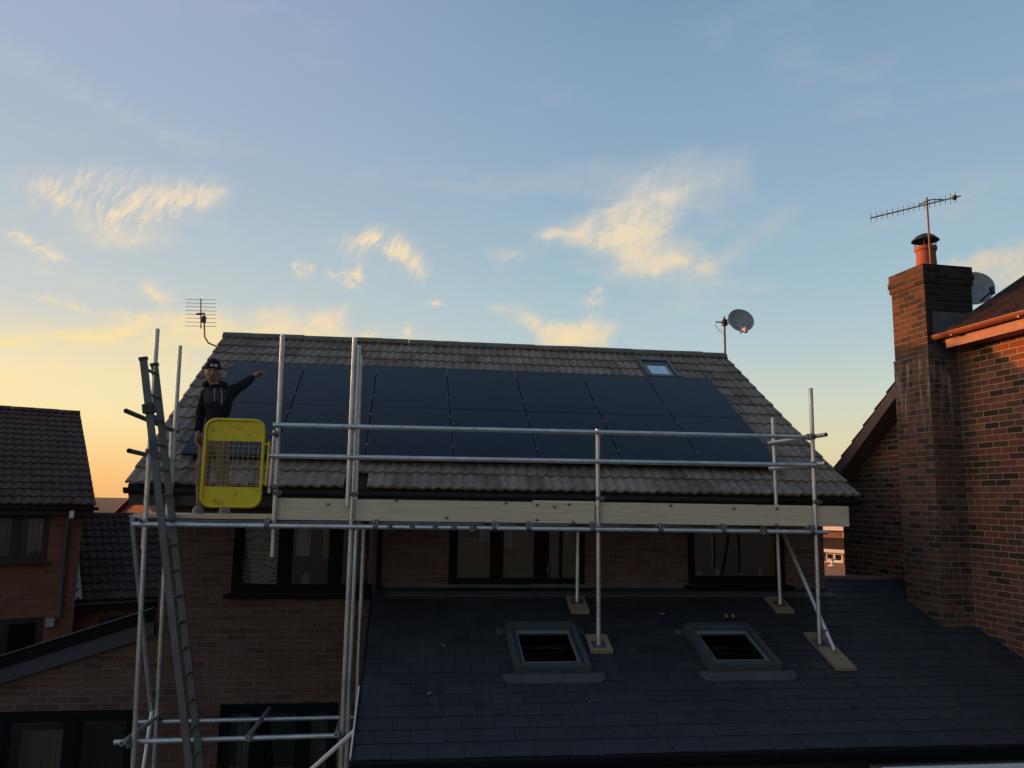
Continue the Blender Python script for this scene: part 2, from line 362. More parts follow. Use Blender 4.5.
        for a, b, c, d in holes:
            s.add([(a, y, c), (b, y, c), (b, y, d), (a, y, d), (a, y + depth, c), (b, y + depth, c), (b, y + depth, d), (a, y + depth, d)],
                  [(0, 4, 5, 1), (1, 5, 6, 2), (2, 6, 7, 3), (3, 7, 4, 0)], mi)
        return s

def thing(name, label, cat, loc=(0, 0, 0), rot=0.0, group=None):
    o = bpy.data.objects.new(name, None); COL.objects.link(o); o.empty_display_size = 0.2
    o.location = (loc[0], loc[1], loc[2] + H); o.rotation_euler = (0, 0, rot)
    o['label'] = label; o['category'] = cat
    if group: o['group'] = group
    FR[o.name] = (Vector((loc[0], loc[1], loc[2])), rot)
    return o

def obj(name, mb, mats, parent=None, space='w', smooth=None, label=None, weld=False):
    """link a builder (or finished mesh) as ONE object. space 'w': eye-level scene coordinates, 'l': the root's own"""
    mats = mats if isinstance(mats, (list, tuple)) else [mats]
    me = bpy.data.meshes.new(name)
    vs = mb.v
    if parent is not None:
        loc, rot = FR[parent.name]
        if space == 'w':
            c, s_ = math.cos(-rot), math.sin(-rot); out = []
            for x, y, z in vs:
                x, y, z = x - loc.x, y - loc.y, z - loc.z; out.append((c * x - s_ * y, s_ * x + c * y, z))
            vs = out
    else:
        vs = [(x, y, z + H) for x, y, z in vs]
    me.from_pydata(vs, [], mb.f); me.update()
    for m in mats: me.materials.append(M[m] if isinstance(m, str) else m)
    me.polygons.foreach_set('material_index', mb.mi)
    a = me.attributes.new('rnd', 'FLOAT', 'FACE'); a.data.foreach_set('value', mb.rn)
    bm = bmesh.new(); bm.from_mesh(me)
    if weld: bmesh.ops.remove_doubles(bm, verts=bm.verts, dist=1e-5)
    bmesh.ops.recalc_face_normals(bm, faces=bm.faces)
    uvl = bm.loops.layers.uv.new('UVMap')
    zoff = (FR[parent.name][0].z + H) if parent is not None else 0
    for f in bm.faces:
        n = f.normal
        for l in f.loops:
            p = l.vert.co
            if abs(n.z) > 0.75: l[uvl].uv = (p.x, p.y)
            elif abs(n.y) >= abs(n.x): l[uvl].uv = (p.x, p.z + zoff)
            else: l[uvl].uv = (p.y, p.z + zoff)
    bm.to_mesh(me); bm.free()
    if smooth is not None:
        me.polygons.foreach_set('use_smooth', [True] * len(me.polygons)); me.set_sharp_from_angle(angle=R(smooth))
    o = bpy.data.objects.new(name, me); COL.objects.link(o)
    if parent is not None:
        o.parent = parent; FR[o.name] = FR[parent.name]
    if label: o['label'] = label
    return o

def tag(o, label, cat, group=None):
    o['label'] = label; o['category'] = cat
    if group: o['group'] = group
    return o

def copy_tree(o, parent=None):
    c = o.copy(); COL.objects.link(c)
    if parent is not None: c.parent = parent
    for ch in [x for x in bpy.data.objects if x.parent == o]: copy_tree(ch, c)
    return c

# ------------------------------------------------------------------ roof coverings
def roll_tiles(x0, x1, y0, z0, pitch, length, gauge=0.345, period=0.15, amp=0.022, step=0.032, seed=1, missing=()):
    """courses of interlocking rolled tiles on a slope rising towards +y; every course laps the one below"""
    rg = random.Random(seed); mb = MB(); cp, sp = math.cos(pitch), math.sin(pitch)
    def P(x, s, h): return (x, y0 + s * cp - h * sp, z0 + s * sp + h * cp)
    k = 0; seg = 8
    while k * gauge < length - 0.02:
        s0 = k * gauge - 0.02; s1 = min((k + 1) * gauge + 0.03, length)
        nt = int(round((x1 - x0) / (2 * period))); w = (x1 - x0) / nt
        for i in range(nt):
            if (k, i) in missing: continue
            jh = rg.uniform(-0.004, 0.004); js = rg.uniform(-0.008, 0.008); jt = rg.uniform(-0.003, 0.003); rn = rg.random()
            lo, li, up = [], [], []
            for j in range(2 * seg + 1):
                f = j / (2 * seg); ph = f * 2.0
                wv = amp * (0.5 + 0.5 * math.cos(2 * PI * (ph - 0.25))) ** 1.6
                x = x0 + (i + f) * w
                lo.append(P(x, s0 + js, step + wv + jh + jt * (f - .5))); li.append(P(x, s0 + js + 0.004, step * 0.35 + wv * 0.9 - 0.012)); up.append(P(x, s1, wv + 0.002))
            n = len(lo); fs = []
            for j in range(n - 1):
                fs.append((j, j + 1, 2 * n + j + 1, 2 * n + j)); fs.append((n + j, n + j + 1, j + 1, j))
            fs.append((0, 2 * n, n)); fs.append((n - 1, 2 * n - 1, 3 * n - 1))
            mb.add(lo + li + up, fs, 0, rn)
        k += 1
    return mb

def gable_roof_deck(x0, x1, ye, ze, yr, zr, yb, zb, t=0.05):
    """solid roof slab under the tiles (front slope, back slope)"""
    mb = MB()
    mb.prismx([(ye, ze - t), (ye, ze - 0.004), (yr, zr - 0.004), (yb, zb - 0.004), (yb, zb - t), (yr, zr - t * 1.3)], x0, x1)
    return mb

def ridge_line(x0, x1, y, z, r=0.12, seg=0.45):
    mb = MB(); n = int(round((x1 - x0) / seg)); w = (x1 - x0) / n; rg = random.Random(3)
    for i in range(n):
        a, b = x0 + i * w, x0 + (i + 1) * w - 0.006; dz = rg.uniform(-0.006, 0.006); k = 10; vs = []
        for x, rr in ((a, r), (b, r + 0.004)):
            for j in range(k + 1):
                t = PI * (j / k); vs.append((x, y - math.cos(t) * rr * 1.15, z + dz - 0.05 + math.sin(t) * rr * 0.85))
        fs = [(j, j + 1, k + 1 + j + 1, k + 1 + j) for j in range(k)] + [tuple(range(k + 1)), tuple(range(2 * k + 1, k, -1))]
        mb.add(vs, fs, 0, rg.random())
    return mb

def window(parent, x0, x1, z0, z1, y, mull=(), fw=0.06, mat='anthracite', sill=True, glass='glass', bars=(), name='window', depth=0.07, sash=True):
    """framed window facing -y: frame > panes, sill"""
    f = MB()
    f.box(x0, x0 + fw, y, y + depth, z0, z1); f.box(x1 - fw, x1, y, y + depth, z0, z1)
    f.box(x0 + fw, x1 - fw, y, y + depth, z1 - fw, z1); f.box(x0 + fw, x1 - fw, y, y + depth, z0, z0 + fw)
    xs = [x0 + fw]
    for m in mull:
        f.box(m - fw * 0.6, m + fw * 0.6, y, y + depth, z0 + fw, z1 - fw); xs += [m - fw * 0.6, m + fw * 0.6]
    xs.append(x1 - fw)
    sw = 0.045 if sash else 0.0
    w = None; panes = []
    for i in range(0, len(xs), 2):
        a, b = xs[i], xs[i + 1]
        if sash:
            for q in ((a, a + sw, z0 + fw, z1 - fw), (b - sw, b, z0 + fw, z1 - fw), (a + sw, b - sw, z0 + fw, z0 + fw + sw), (a + sw, b - sw, z1 - fw - sw, z1 - fw)):
                f.box(q[0], q[1], y + 0.012, y + depth - 0.012, q[2], q[3])
        panes.append((a + sw, b - sw, z0 + fw + sw, z1 - fw - sw))
    for (bx, bz0, bz1) in bars: f.box(bx - 0.012, bx + 0.012, y + 0.01, y + depth - 0.01, bz0, bz1)
    w = obj(name, f, mat, parent, 'l')
    for a, b, c, d in panes:
        p = MB(); p.box(a - 0.004, b + 0.004, y + 0.028, y + 0.034, c - 0.004, d + 0.004); obj('pane', p, glass, w, 'l')
    if sill:
        s_ = MB(); s_.box(x0 - 0.06, x1 + 0.06, y - 0.15, y + depth, z0 - 0.045, z0 - 0.002); obj('sill', s_, mat, w, 'l')
    return w, panes

def curtain(win, x0, x1, z0, z1, y, mat, amp=0.012, per=0.09, name='curtain'):
    c = MB(); n = max(12, int((x1 - x0) / per * 8)); vs = []
    for i in range(n + 1):
        x = x0 + (x1 - x0) * i / n; yy = y + amp * math.sin(2 * PI * (x - x0) / per)
        vs += [(x, yy, z0), (x, yy, z1), (x, yy + 0.006, z0), (x, yy + 0.006, z1)]
    fs = []
    for i in range(n):
        a = i * 4; b = a + 4; fs += [(a, b, b + 1, a + 1), (b + 2, a + 2, a + 3, b + 3), (a + 1, b + 1, b + 3, a + 3), (a, a + 2, b + 2, b)]
    c.add(vs, fs); return obj(name, c, mat, win, 'l', smooth=60)

G = -H                                             # ground level in eye-level coordinates
# ================================================================== THE HOUSE
WX0, WX1, WY, WB = -2.83, 5.50, 10.0, 18.2
EY, EZ, PIT = 9.65, 0.115, R(31.5)
RL = (13.88 - EY) / math.cos(PIT); RY, RZ = 13.88, EZ + (13.88 - EY) * math.tan(PIT)
RX0, RX1 = -3.19, 5.82
hs = thing('detached_house', 'brown brick house with grey tiled roof and low slate extension behind the scaffold', 'house', (1.3, 14, G))
hs_l = FR[hs.name][0]
FR[hs.name] = (Vector((0, 0, 0)), 0.0); hs.location = (0, 0, H)      # its parts are written in eye-level coordinates
hs.empty_display_size = 0.3
w1 = (-2.02, -0.26, -1.16, -0.22); w2 = (0.56, 2.28, -1.08, -0.22); w3 = (3.63, 4.96, -1.04, -0.22); gw = (-2.05, -0.70, G + 0.9, -2.41)
mb = MB(); mb.wall(WX0, WX1, G, 0.0, WY, [w1, w2, w3, gw])
mb.add([(WX0, WY, G), (WX0, WB, G), (WX0, WB, 0), (WX0, RY, RZ - 0.16), (WX0, WY, 0.0)], [(0, 1, 2, 3, 4)])
mb.add([(WX1, WY, G), (WX1, WB, G), (WX1, WB, 0), (WX1, RY, RZ - 0.16), (WX1, WY, 0.0)], [(0, 1, 2, 3, 4)])
mb.add([(WX0, WB, G), (WX1, WB, G), (WX1, WB, 0), (WX0, WB, 0)], [(0, 1, 2, 3)])
hw = obj('wall', mb, 'brick_house', hs, 'l')
mb = MB()
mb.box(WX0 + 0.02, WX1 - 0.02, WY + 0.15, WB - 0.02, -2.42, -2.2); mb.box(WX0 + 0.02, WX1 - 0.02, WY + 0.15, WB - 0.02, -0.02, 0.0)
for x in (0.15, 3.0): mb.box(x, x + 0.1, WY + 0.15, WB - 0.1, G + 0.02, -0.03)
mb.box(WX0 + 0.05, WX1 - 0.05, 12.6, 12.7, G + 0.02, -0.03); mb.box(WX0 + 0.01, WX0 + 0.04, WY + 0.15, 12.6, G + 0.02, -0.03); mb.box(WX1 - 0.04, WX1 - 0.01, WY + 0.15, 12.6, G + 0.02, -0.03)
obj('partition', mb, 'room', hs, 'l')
miss = {(0, 9)}
rf = obj('roof', roll_tiles(RX0, RX1, EY, EZ, PIT, RL, gauge=0.345, period=0.135, amp=0.020, seed=5, missing=miss), 'tile_grey', hs, 'l', smooth=35)
obj('roof_deck', gable_roof_deck(RX0 + 0.02, RX1 - 0.02, EY + 0.02, EZ - 0.01, RY, RZ - 0.01, RY + (RY - EY), EZ - 0.01, 0.07), 'under', rf, 'l')
obj('ridge_tiles', ridge_line(RX0, RX1, RY, RZ + 0.02), 'ridge', rf, 'l', smooth=40)
mb = MB(); mb.box(RX0 + 0.03, RX1 - 0.03, 9.70, 9.73, -0.13, 0.075); mb.box(RX0 + 0.03, RX1 - 0.03, 9.73, WY, -0.13, -0.105)
for x in (RX0 + 0.03, RX1 - 0.03):                                   # barge boards up both verges
    for sg in (1, -1):
        y0_, y1_ = (9.73, RY) if sg > 0 else (RY + (RY - 9.73), RY)
        mb.bar((x, y0_, EZ - 0.14), (x, y1_, RZ - 0.13), 0.03, 0.17, up=(0, -math.sin(PIT) * sg, math.cos(PIT)))
obj('fascia', mb, 'black_upvc', hs, 'l')
mb = MB(); k = 8; vs = []
for x in (RX0 + 0.0, RX1 + 0.0):
    for j in range(k + 1):
        t = PI * j / k; vs.append((x, 9.625 - math.cos(t) * 0.062, 0.07 - math.sin(t) * 0.07))
    for j in range(k + 1):
        t = PI * (k - j) / k; vs.append((x, 9.625 - math.cos(t) * 0.056, 0.07 - math.sin(t) * 0.064))
m_ = 2 * (k + 1); mb.add(vs, [(i, (i + 1) % m_, m_ + (i + 1) % m_, m_ + i) for i in range(m_)] + [tuple(range(m_)), tuple(range(2 * m_ - 1, m_ - 1, -1))])
obj('gutter', mb, 'black_upvc', hs, 'l', smooth=40)
mb = MB(); mb.tube([(-0.33, 9.93, -0.15), (-0.33, 9.93, G + 0.05)], 0.034); obj('downpipe', mb, 'black_upvc', hs, 'l', smooth=40)

# windows of the house; some blinds and curtains stand in for reflections
wn, ps = window(hs, *w1, WY + 0.03, (-1.42, -0.82), fw=0.065)
curtain(wn, ps[0][0] - 0.02, ps[0][1] + 0.02, ps[0][2] - 0.03, ps[0][3] + 0.05, WY + 0.16, 'net', 0.006, 0.12, 'reflection_net')  # wavy pale pattern imitates the reflection in the left pane
curtain(wn, ps[1][0] + 0.02, ps[1][0] + 0.19, -0.72, ps[1][3] + 0.05, WY + 0.17, 'white', 0.004, 0.05, 'reflection_strip')  # white strip stands in for a bright reflection in the glass
curtain(wn, ps[1][1] - 0.09, ps[1][1] - 0.01, -0.75, ps[1][3] + 0.05, WY + 0.19, 'curtain_buff', 0.006, 0.05)
curtain(wn, ps[2][1] - 0.15, ps[2][1], -1.02, -0.52, WY + 0.17, 'blind', 0.003, 0.3, 'blind')  # slatted strip stands in for a fence reflected in the pane
mb = MB(); mb.lathe((-1.18, WY + 0.2, -1.09), [(0.0, 0.0), (0.05, 0.0), (0.062, 0.05), (0.058, 0.11), (0.035, 0.155), (0.0, 0.17)], n=18); obj('ornament', mb, 'dish_pale', wn, 'l', smooth=50)
wn, ps = window(hs, *w2, WY + 0.03, (1.16, 1.72), fw=0.065, bars=((1.97, -1.0, -0.3),))
for i, q in enumerate(ps): curtain(wn, q[0] - 0.02, q[1] + 0.02, q[2] - 0.02, q[3] - (0.16 if i == 0 else 0.0), WY + 0.16, 'blind', 0.004, 0.2, 'blind')
curtain(wn, ps[0][1] - 0.13, ps[0][1], ps[0][3] - 0.2, ps[0][3] + 0.03, WY + 0.13, 'curtain', 0.008, 0.05)
curtain(wn, ps[1][0], ps[1][0] + 0.12, ps[1][3] - 0.28, ps[1][3] + 0.03, WY + 0.13, 'curtain', 0.008, 0.05)
wn, ps = window(hs, *w3, WY + 0.03, (), fw=0.065)
for x, hh in ((3.86, 0.10), (4.10, 0.16), (4.42, 0.09), (4.7, 0.13)):
    mb = MB(); mb.lathe((x, WY + 0.22, -0.99), [(0.0, 0.0), (0.035, 0.0), (0.045, hh * 0.5), (0.02, hh), (0.0, hh)], n=14); obj('ornament', mb, 'dish_pale', wn, 'l', smooth=50)
wn, ps = window(hs, *gw, WY + 0.03, (-1.62, -1.10), fw=0.075, sill=False)
curtain(wn, ps[0][0], ps[0][1] + 0.02, G + 1.0, -2.6, WY + 0.5, 'curtain', 0.02, 0.12)
curtain(wn, ps[2][0] - 0.02, ps[2][1], -3.2, -2.62, WY + 0.22, 'blind', 0.004, 0.3, 'blind')
# roof window up by the ridge
def slope_xf(y0, z0, pit):
    cp, sp = math.cos(pit), math.sin(pit)
    return lambda x, y, h: (x, y - h * sp, z0 + (y - y0) * math.tan(pit) + h * cp)
def roof_window(parent, x0, x1, ya, yb, y0, z0, pit, lift, fw, glass, frame='grey_frame', skirt=None):
    P = slope_xf(y0, z0, pit)
    def slab(mb, a, b, c, d, h0, h1):
        vs = [P(x, y, h) for h in (h0, h1) for y in (c, d) for x in (a, b)]
        mb.add(vs, [(0, 2, 3, 1), (4, 5, 7, 6), (0, 1, 5, 4), (2, 6, 7, 3), (0, 4, 6, 2), (1, 3, 7, 5)])
    f = MB()
    slab(f, x0, x0 + fw, ya, yb, -0.02, lift); slab(f, x1 - fw, x1, ya, yb, -0.02, lift)
    slab(f, x0 + fw, x1 - fw, ya, ya + fw * 0.9, -0.02, lift - 0.012); slab(f, x0 + fw, x1 - fw, yb - fw * 1.6, yb, -0.02, lift + 0.012)
    i = fw + 0.012; sw = fw * 0.55                                      # the sash, set a little lower than the cladding
    for q in ((x0 + i, x0 + i + sw, ya + i, yb - i * 1.5), (x1 - i - sw, x1 - i, ya + i, yb - i * 1.5), (x0 + i + sw, x1 - i - sw, ya + i, ya + i + sw), (x0 + i + sw, x1 - i - sw, yb - i * 1.5 - sw, yb - i * 1.5)):
        slab(f, q[0], q[1], q[2], q[3], -0.02, lift - 0.025)
    w = obj('roof_window', f, frame, parent, 'l')
    bd = MB(); e_ = i + sw
    for q in ((x0 + e_, x0 + e_ + 0.012, ya + e_, yb - i * 1.5 - sw), (x1 - e_ - 0.012, x1 - e_, ya + e_, yb - i * 1.5 - sw), (x0 + e_ + 0.012, x1 - e_ - 0.012, ya + e_, ya + e_ + 0.012), (x0 + e_ + 0.012, x1 - e_ - 0.012, yb - i * 1.5 - sw - 0.03, yb - i * 1.5 - sw)):
        slab(bd, q[0], q[1], q[2], q[3], lift - 0.041, lift - 0.022)
    obj('glazing_bead', bd, 'bead', w, 'l')
    g = MB(); slab(g, x0 + i + sw - 0.004, x1 - i - sw + 0.004, ya + i + sw - 0.004, yb - i * 1.5 - sw + 0.004, lift - 0.05, lift - 0.043); obj('pane', g, glass, w, 'l')
    if skirt:
        s_ = MB(); c = 0.07; a, b, d0, d1 = x0 - skirt, x1 + skirt, ya - 0.17, ya - 0.004
        pol = [(a, d1), (a, d0 + c), (a + c, d0), (b - c, d0), (b, d0 + c), (b, d1)]
        vs = [P(x, y, h) for h in (0.008, 0.022) for x, y in pol]; n = 6
        s_.add(vs, [tuple(range(n)), tuple(range(2 * n - 1, n - 1, -1))] + [(i_, (i_ + 1) % n, n + (i_ + 1) % n, n + i_) for i_ in range(n)])
        obj('flashing', s_, 'lead', w, 'l')
        for (p, q) in ((x0 - skirt * 0.8, x0 - 0.004), (x1 + 0.004, x1 + skirt * 0.8)):
            s_ = MB(); slab(s_, p, q, yb - 0.09, yb + 0.02, 0.008, 0.02); obj('flashing', s_, 'lead', w, 'l')
    return w
roof_window(hs, 3.96, 4.52, 12.72, 13.38, EY, EZ, PIT, 0.13, 0.05, 'glass_sky', 'grey_frame')

# slate roof of the rear extension
SY, SZ, SP = 6.94, -2.118, math.atan(0.3405)
SX0, SX1 = -0.34, 7.30
SLX = slope_xf(SY, SZ, SP)
mb = MB(); rg = random.Random(11); ga = 0.182; row = 0; sl_len = (10.26 - SY) / math.cos(SP)
while row * ga < sl_len:
    s0 = row * ga - (0.03 if row == 0 else 0.0); s1 = min((row + 1) * ga + 0.02, sl_len)
    x = SX0 - (0.15 if row % 2 else 0.0)
    while x < SX1:
        a, b = max(x + 0.0025, SX0), min(x + 0.2985, SX1); x += 0.301
        if b - a < 0.02: continue
        j = rg.uniform(-0.0015, 0.0025); j2 = rg.uniform(-0.0015, 0.002); js = rg.uniform(-0.005, 0.005); cp = math.cos(SP)
        lo = [SLX(a, SY + (s0 + js) * cp, 0.011 + j), SLX(b, SY + (s0 + js) * cp, 0.011 + j2)]
        lb = [SLX(a, SY + (s0 + js) * cp, 0.003), SLX(b, SY + (s0 + js) * cp, 0.003)]
        up = [SLX(a, SY + s1 * cp, 0.003), SLX(b, SY + s1 * cp, 0.003)]
        mb.add(lo + lb + up, [(0, 1, 5, 4), (2, 3, 1, 0), (0, 4, 2), (1, 3, 5)], 0, rg.random())
    row += 1
sr = obj('extension_roof', mb, 'slate', hs, 'l')
mb = MB(); T = 0.3405
mb.prismx([(SY, SZ - 0.09), (SY, SZ), (10.26, SZ + (10.26 - SY) * T), (10.26, SZ + (10.26 - SY) * T - 0.09)], SX0 + 0.004, SX1 - 0.004); obj('roof_deck', mb, 'under', sr, 'l')
mb = MB(); zt = SZ + (10.0 - SY) * T                                    # apron flashing under the upper windows
for a, b, dz in ((-0.20, 1.62, 0.0), (1.60, 3.72, 0.006), (3.70, 4.55, -0.03), (4.53, 5.50, 0.0)):
    mb.add([(a, WY - 0.006, zt + 0.035 + dz), (b, WY - 0.006, zt + 0.035 + dz), (b, WY - 0.03, zt - 0.01), (a, WY - 0.03, zt - 0.01), (a, 9.74, zt - 0.26 * T + 0.02), (b, 9.74, zt - 0.26 * T + 0.02), (a, 9.74, zt - 0.26 * T), (b, 9.74, zt - 0.26 * T)],
           [(0, 1, 2, 3), (3, 2, 5, 4), (4, 5, 7, 6)])
obj('lead_flashing', mb, 'lead', sr, 'l')
mb = MB(); mb.box(5.52, 7.2, 10.24, 10.36, zt - 0.2, zt + 0.13); obj('coping', mb, 'verge_brown', sr, 'l')
mb = MB(); mb.box(SX0 - 0.02, SX1, SY - 0.03, SY, SZ - 0.2, SZ - 0.01); mb.bar((SX0 - 0.014, SY, SZ - 0.1), (SX0 - 0.014, 9.9, SZ - 0.1 + 2.96 * T), 0.024, 0.17, up=(0, -math.sin(SP), math.cos(SP)))
obj('fascia', mb, 'black_upvc', hs, 'l')
mb = MB(); vs = []
for x in (SX0 - 0.03, SX1):
    for j in range(k + 1):
        t = PI * j / k; vs.append((x, SY - 0.095 - math.cos(t) * 0.06, SZ - 0.035 - math.sin(t) * 0.065))
    for j in range(k + 1):
        t = PI * (k - j) / k; vs.append((x, SY - 0.095 - math.cos(t) * 0.054, SZ - 0.035 - math.sin(t) * 0.059))
mb.add(vs, [(i, (i + 1) % m_, m_ + (i + 1) % m_, m_ + i) for i in range(m_)] + [tuple(range(m_)), tuple(range(2 * m_ - 1, m_ - 1, -1))])
obj('gutter', mb, 'anthracite', hs, 'l', smooth=40)
mb = MB(); mb.bar((SX0 - 0.032, 6.92, SZ + 0.012), (SX0 - 0.032, 7.9, SZ + 0.012 + 0.98 * T), 0.012, 0.03, up=(0, -math.sin(SP), math.cos(SP))); obj('verge_trim', mb, 'white', hs, 'l')
mb = MB(); mb.box(SX0 + 0.12, SX1 - 0.3, 7.16, 7.3, G, SZ - 0.09); mb.box(SX0 + 0.12, SX0 + 0.26, 7.3, WY - 0.01, G, SZ - 0.05)
obj('extension_wall', mb, 'brick_buff', hs, 'l')
mb = MB(); mb.box(4.15, SX1 - 0.2, 6.64, 6.72, -2.262, -2.226); obj('canopy_edge', mb, 'white', hs, 'l')
mb = MB(); mb.box(4.15, SX1 - 0.2, 6.69, 7.15, -2.44, -2.264); obj('canopy', mb, 'brick_buff', hs, 'l')
roof_window(hs, 1.14, 1.91, 8.10, 8.95, SY, SZ, SP, 0.10, 0.055, 'glass_dark', skirt=0.13)
roof_window(hs, 3.16, 3.93, 8.10, 8.92, SY, SZ, SP, 0.10, 0.055, 'glass_dark', skirt=0.13)

# lean-to on the left flank
LX0 = -5.9; lz = lambda x: -1.30 + 0.325 * (x - WX0)                   # top of its verge
dr = (-4.46, -2.96, G + 0.02, -2.45)
mb = MB(); mb.wall(LX0, WX0, G, -2.45 + 0.0, WY, [dr], 0.1)
mb.add([(LX0, WY, -2.45), (WX0, WY, -2.45), (WX0, WY, lz(WX0) - 0.1), (LX0, WY, lz(LX0) - 0.1)], [(0, 1, 2, 3)])
mb.add([(LX0, WY, G), (LX0, WY + 0.9, G), (LX0, WY + 0.9, lz(LX0) - 0.25), (LX0, WY, lz(LX0) - 0.1)], [(0, 1, 2, 3)])
mb.add([(LX0, WY + 0.9, G), (WX0, WY + 0.9, G), (WX0, WY + 0.9, lz(WX0) - 0.25), (LX0, WY + 0.9, lz(LX0) - 0.25)], [(0, 1, 2, 3)])
obj('side_wall', mb, 'brick_house', hs, 'l')
mb = MB(); n_ = 12
for i in range(n_):                                                    # slate courses running down to the left
    xa = WX0 - (WX0 - LX0 + 0.15) * i / n_; xb = WX0 - (WX0 - LX0 + 0.15) * (i + 1) / n_
    za, zb = lz(xa) - 0.19, lz(xb) - 0.174
    mb.add([(xa, WY - 0.05, za), (xa, WY + 1.0, za), (xb, WY + 1.0, zb), (xb, WY - 0.05, zb), (xa, WY - 0.05, za - 0.05), (xb, WY - 0.05, zb - 0.066), (xb, WY + 1.0, zb - 0.05)], [(0, 1, 2, 3), (0, 3, 5, 4), (3, 2, 6, 5)], 0, rg.random())
obj('side_roof', mb, 'tile_black', hs, 'l')
mb = MB(); mb.prism([(LX0 - 0.1, lz(LX0 - 0.1)), (WX0, lz(WX0)), (WX0, lz(WX0) - 0.14), (LX0 - 0.1, lz(LX0 - 0.1) - 0.14)], WY - 0.125, WY - 0.095); obj('verge_strip', mb, 'anthracite', hs, 'l')
mb = MB(); mb.prism([(LX0 - 0.1, lz(LX0 - 0.1) + 0.008), (WX0, lz(WX0) + 0.008), (WX0, lz(WX0) - 0.006), (LX0 - 0.1, lz(LX0 - 0.1) - 0.006)], WY - 0.14, WY - 0.13); obj('verge_edge', mb, 'lead', hs, 'l')
mb = MB(); mb.prism([(LX0 - 0.1, lz(LX0 - 0.1) - 0.10), (WX0, lz(WX0) - 0.10), (WX0, lz(WX0) - 0.32), (LX0 - 0.1, lz(LX0 - 0.1) - 0.30)], WY - 0.09, WY - 0.06)
mb.prism([(LX0 - 0.1, lz(LX0 - 0.1) - 0.28), (WX0, lz(WX0) - 0.30), (WX0, lz(WX0) - 0.312), (LX0 - 0.1, lz(LX0 - 0.1) - 0.292)], WY - 0.06, WY - 0.002); obj('bargeboard', mb, 'barge', hs, 'l')
wn, ps = window(hs, dr[0], dr[1], dr[2], dr[3], WY + 0.02, (-3.66,), fw=0.085, sill=False, name='glazed_door')
curtain(wn, ps[0][0], ps[0][1] - 0.03, -3.6, -2.75, WY + 0.35, 'curtain_buff', 0.015, 0.15)

# ================================================================== SOLAR PANELS
PW, PH, PX0 = 1.103, 1.515, -2.715
cpit, spit = math.cos(PIT), math.sin(PIT)
def make_panel():
    o = bpy.data.objects.new('solar_panel', None); COL.objects.link(o); o.empty_display_size = 0.1
    FR[o.name] = (Vector((0, 0, 0)), 0.0)
    w, h = PW - 0.022, PH - 0.012; f = MB(); t = 0.03; b = 0.011
    for q in ((0, b, 0, h), (w - b, w, 0, h), (b, w - b, 0, b), (b, w - b, h - b, h)): f.box(q[0], q[1], q[2], q[3], -t, 0.0)
    f.box(b, w - b, b, h - b, -t, -t + 0.004)
    obj('frame', f, 'pv_frame', o, 'l')
    g = MB(); g.box(b, w - b, b, h - b, -0.008, -0.002); obj('glass', g, 'pv', o, 'l')
    for yy in (0.30, 1.20):
        c = MB(); c.box(-0.019, -0.001, yy, yy + 0.05, -0.028, 0.006); c.box(-0.027, 0.006, yy + 0.004, yy + 0.046, 0.004, 0.009); obj('clamp', c, 'clamp', o, 'l')
    return o
panel0 = make_panel(); P = slope_xf(EY, EZ, PIT); YB = 10.085
ords = ['leftmost', 'second from left', 'third from left', 'middle', 'third from right', 'second from right', 'rightmost']
first = True
for rw in range(2):
    for c in range(7):
        p = panel0 if first else copy_tree(panel0); first = False
        x, y, z = P(PX0 + c * PW + (c % 3) * 0.001, YB + rw * PH * cpit, 0.135)
        p.location = (x, y, z + H); p.rotation_euler = (PIT + R(random.uniform(-0.12, 0.12)), R(random.uniform(-0.1, 0.1)), 0)
        p['category'] = 'solar panel'; p['group'] = 'solar panels on the tiled roof'
        p['label'] = '%s black solar panel in the %s row on the grey tiled roof' % (ords[c], ('lower', 'upper')[rw])

# ================================================================== ROOF AERIAL AND DISH
a = thing('television_aerial', 'television aerial on a bent pole at the left end of the tiled ridge', 'aerial', (-3.4, 14.1, 2.55))
mb = MB(); mb.tube([(-3.08, 14.1, 2.56), (-3.38, 14.1, 2.57), (-3.50, 14.1, 2.62), (-3.565, 14.1, 2.72), (-3.585, 14.1, 2.9), (-3.60, 14.1, 3.12)], 0.014, 10); obj('pole', mb, 'mast', a, smooth=60)
mb = MB(); b0, b1 = Vector((-3.62, 14.02, 2.86)), Vector((-3.785, 14.5, 3.49)); mb.tube([b0, b1], 0.012, 8); obj('boom', mb, 'aerial', a, smooth=60)
for i in range(8):
    q = b0.lerp(b1, 0.05 + 0.92 * i / 7); mb = MB(); mb.tube([q + Vector((-0.26, 0, 0.0)), q + Vector((0.26, 0, 0.012))], 0.0042, 6); obj('rod', mb, 'aerial', a)
mb = MB(); mb.obox((-3.60, 14.1, 3.03), (1, 0, 0), (0, 1, 0), (0, 0, 1), 0.03, 0.04, 0.055); mb.obox((-3.69, 14.2, 3.15), (1, 0, 0.1), (0, 1, 0), (0, 0, 1), 0.07, 0.02, 0.014); obj('bracket', mb, 'cowl', a)

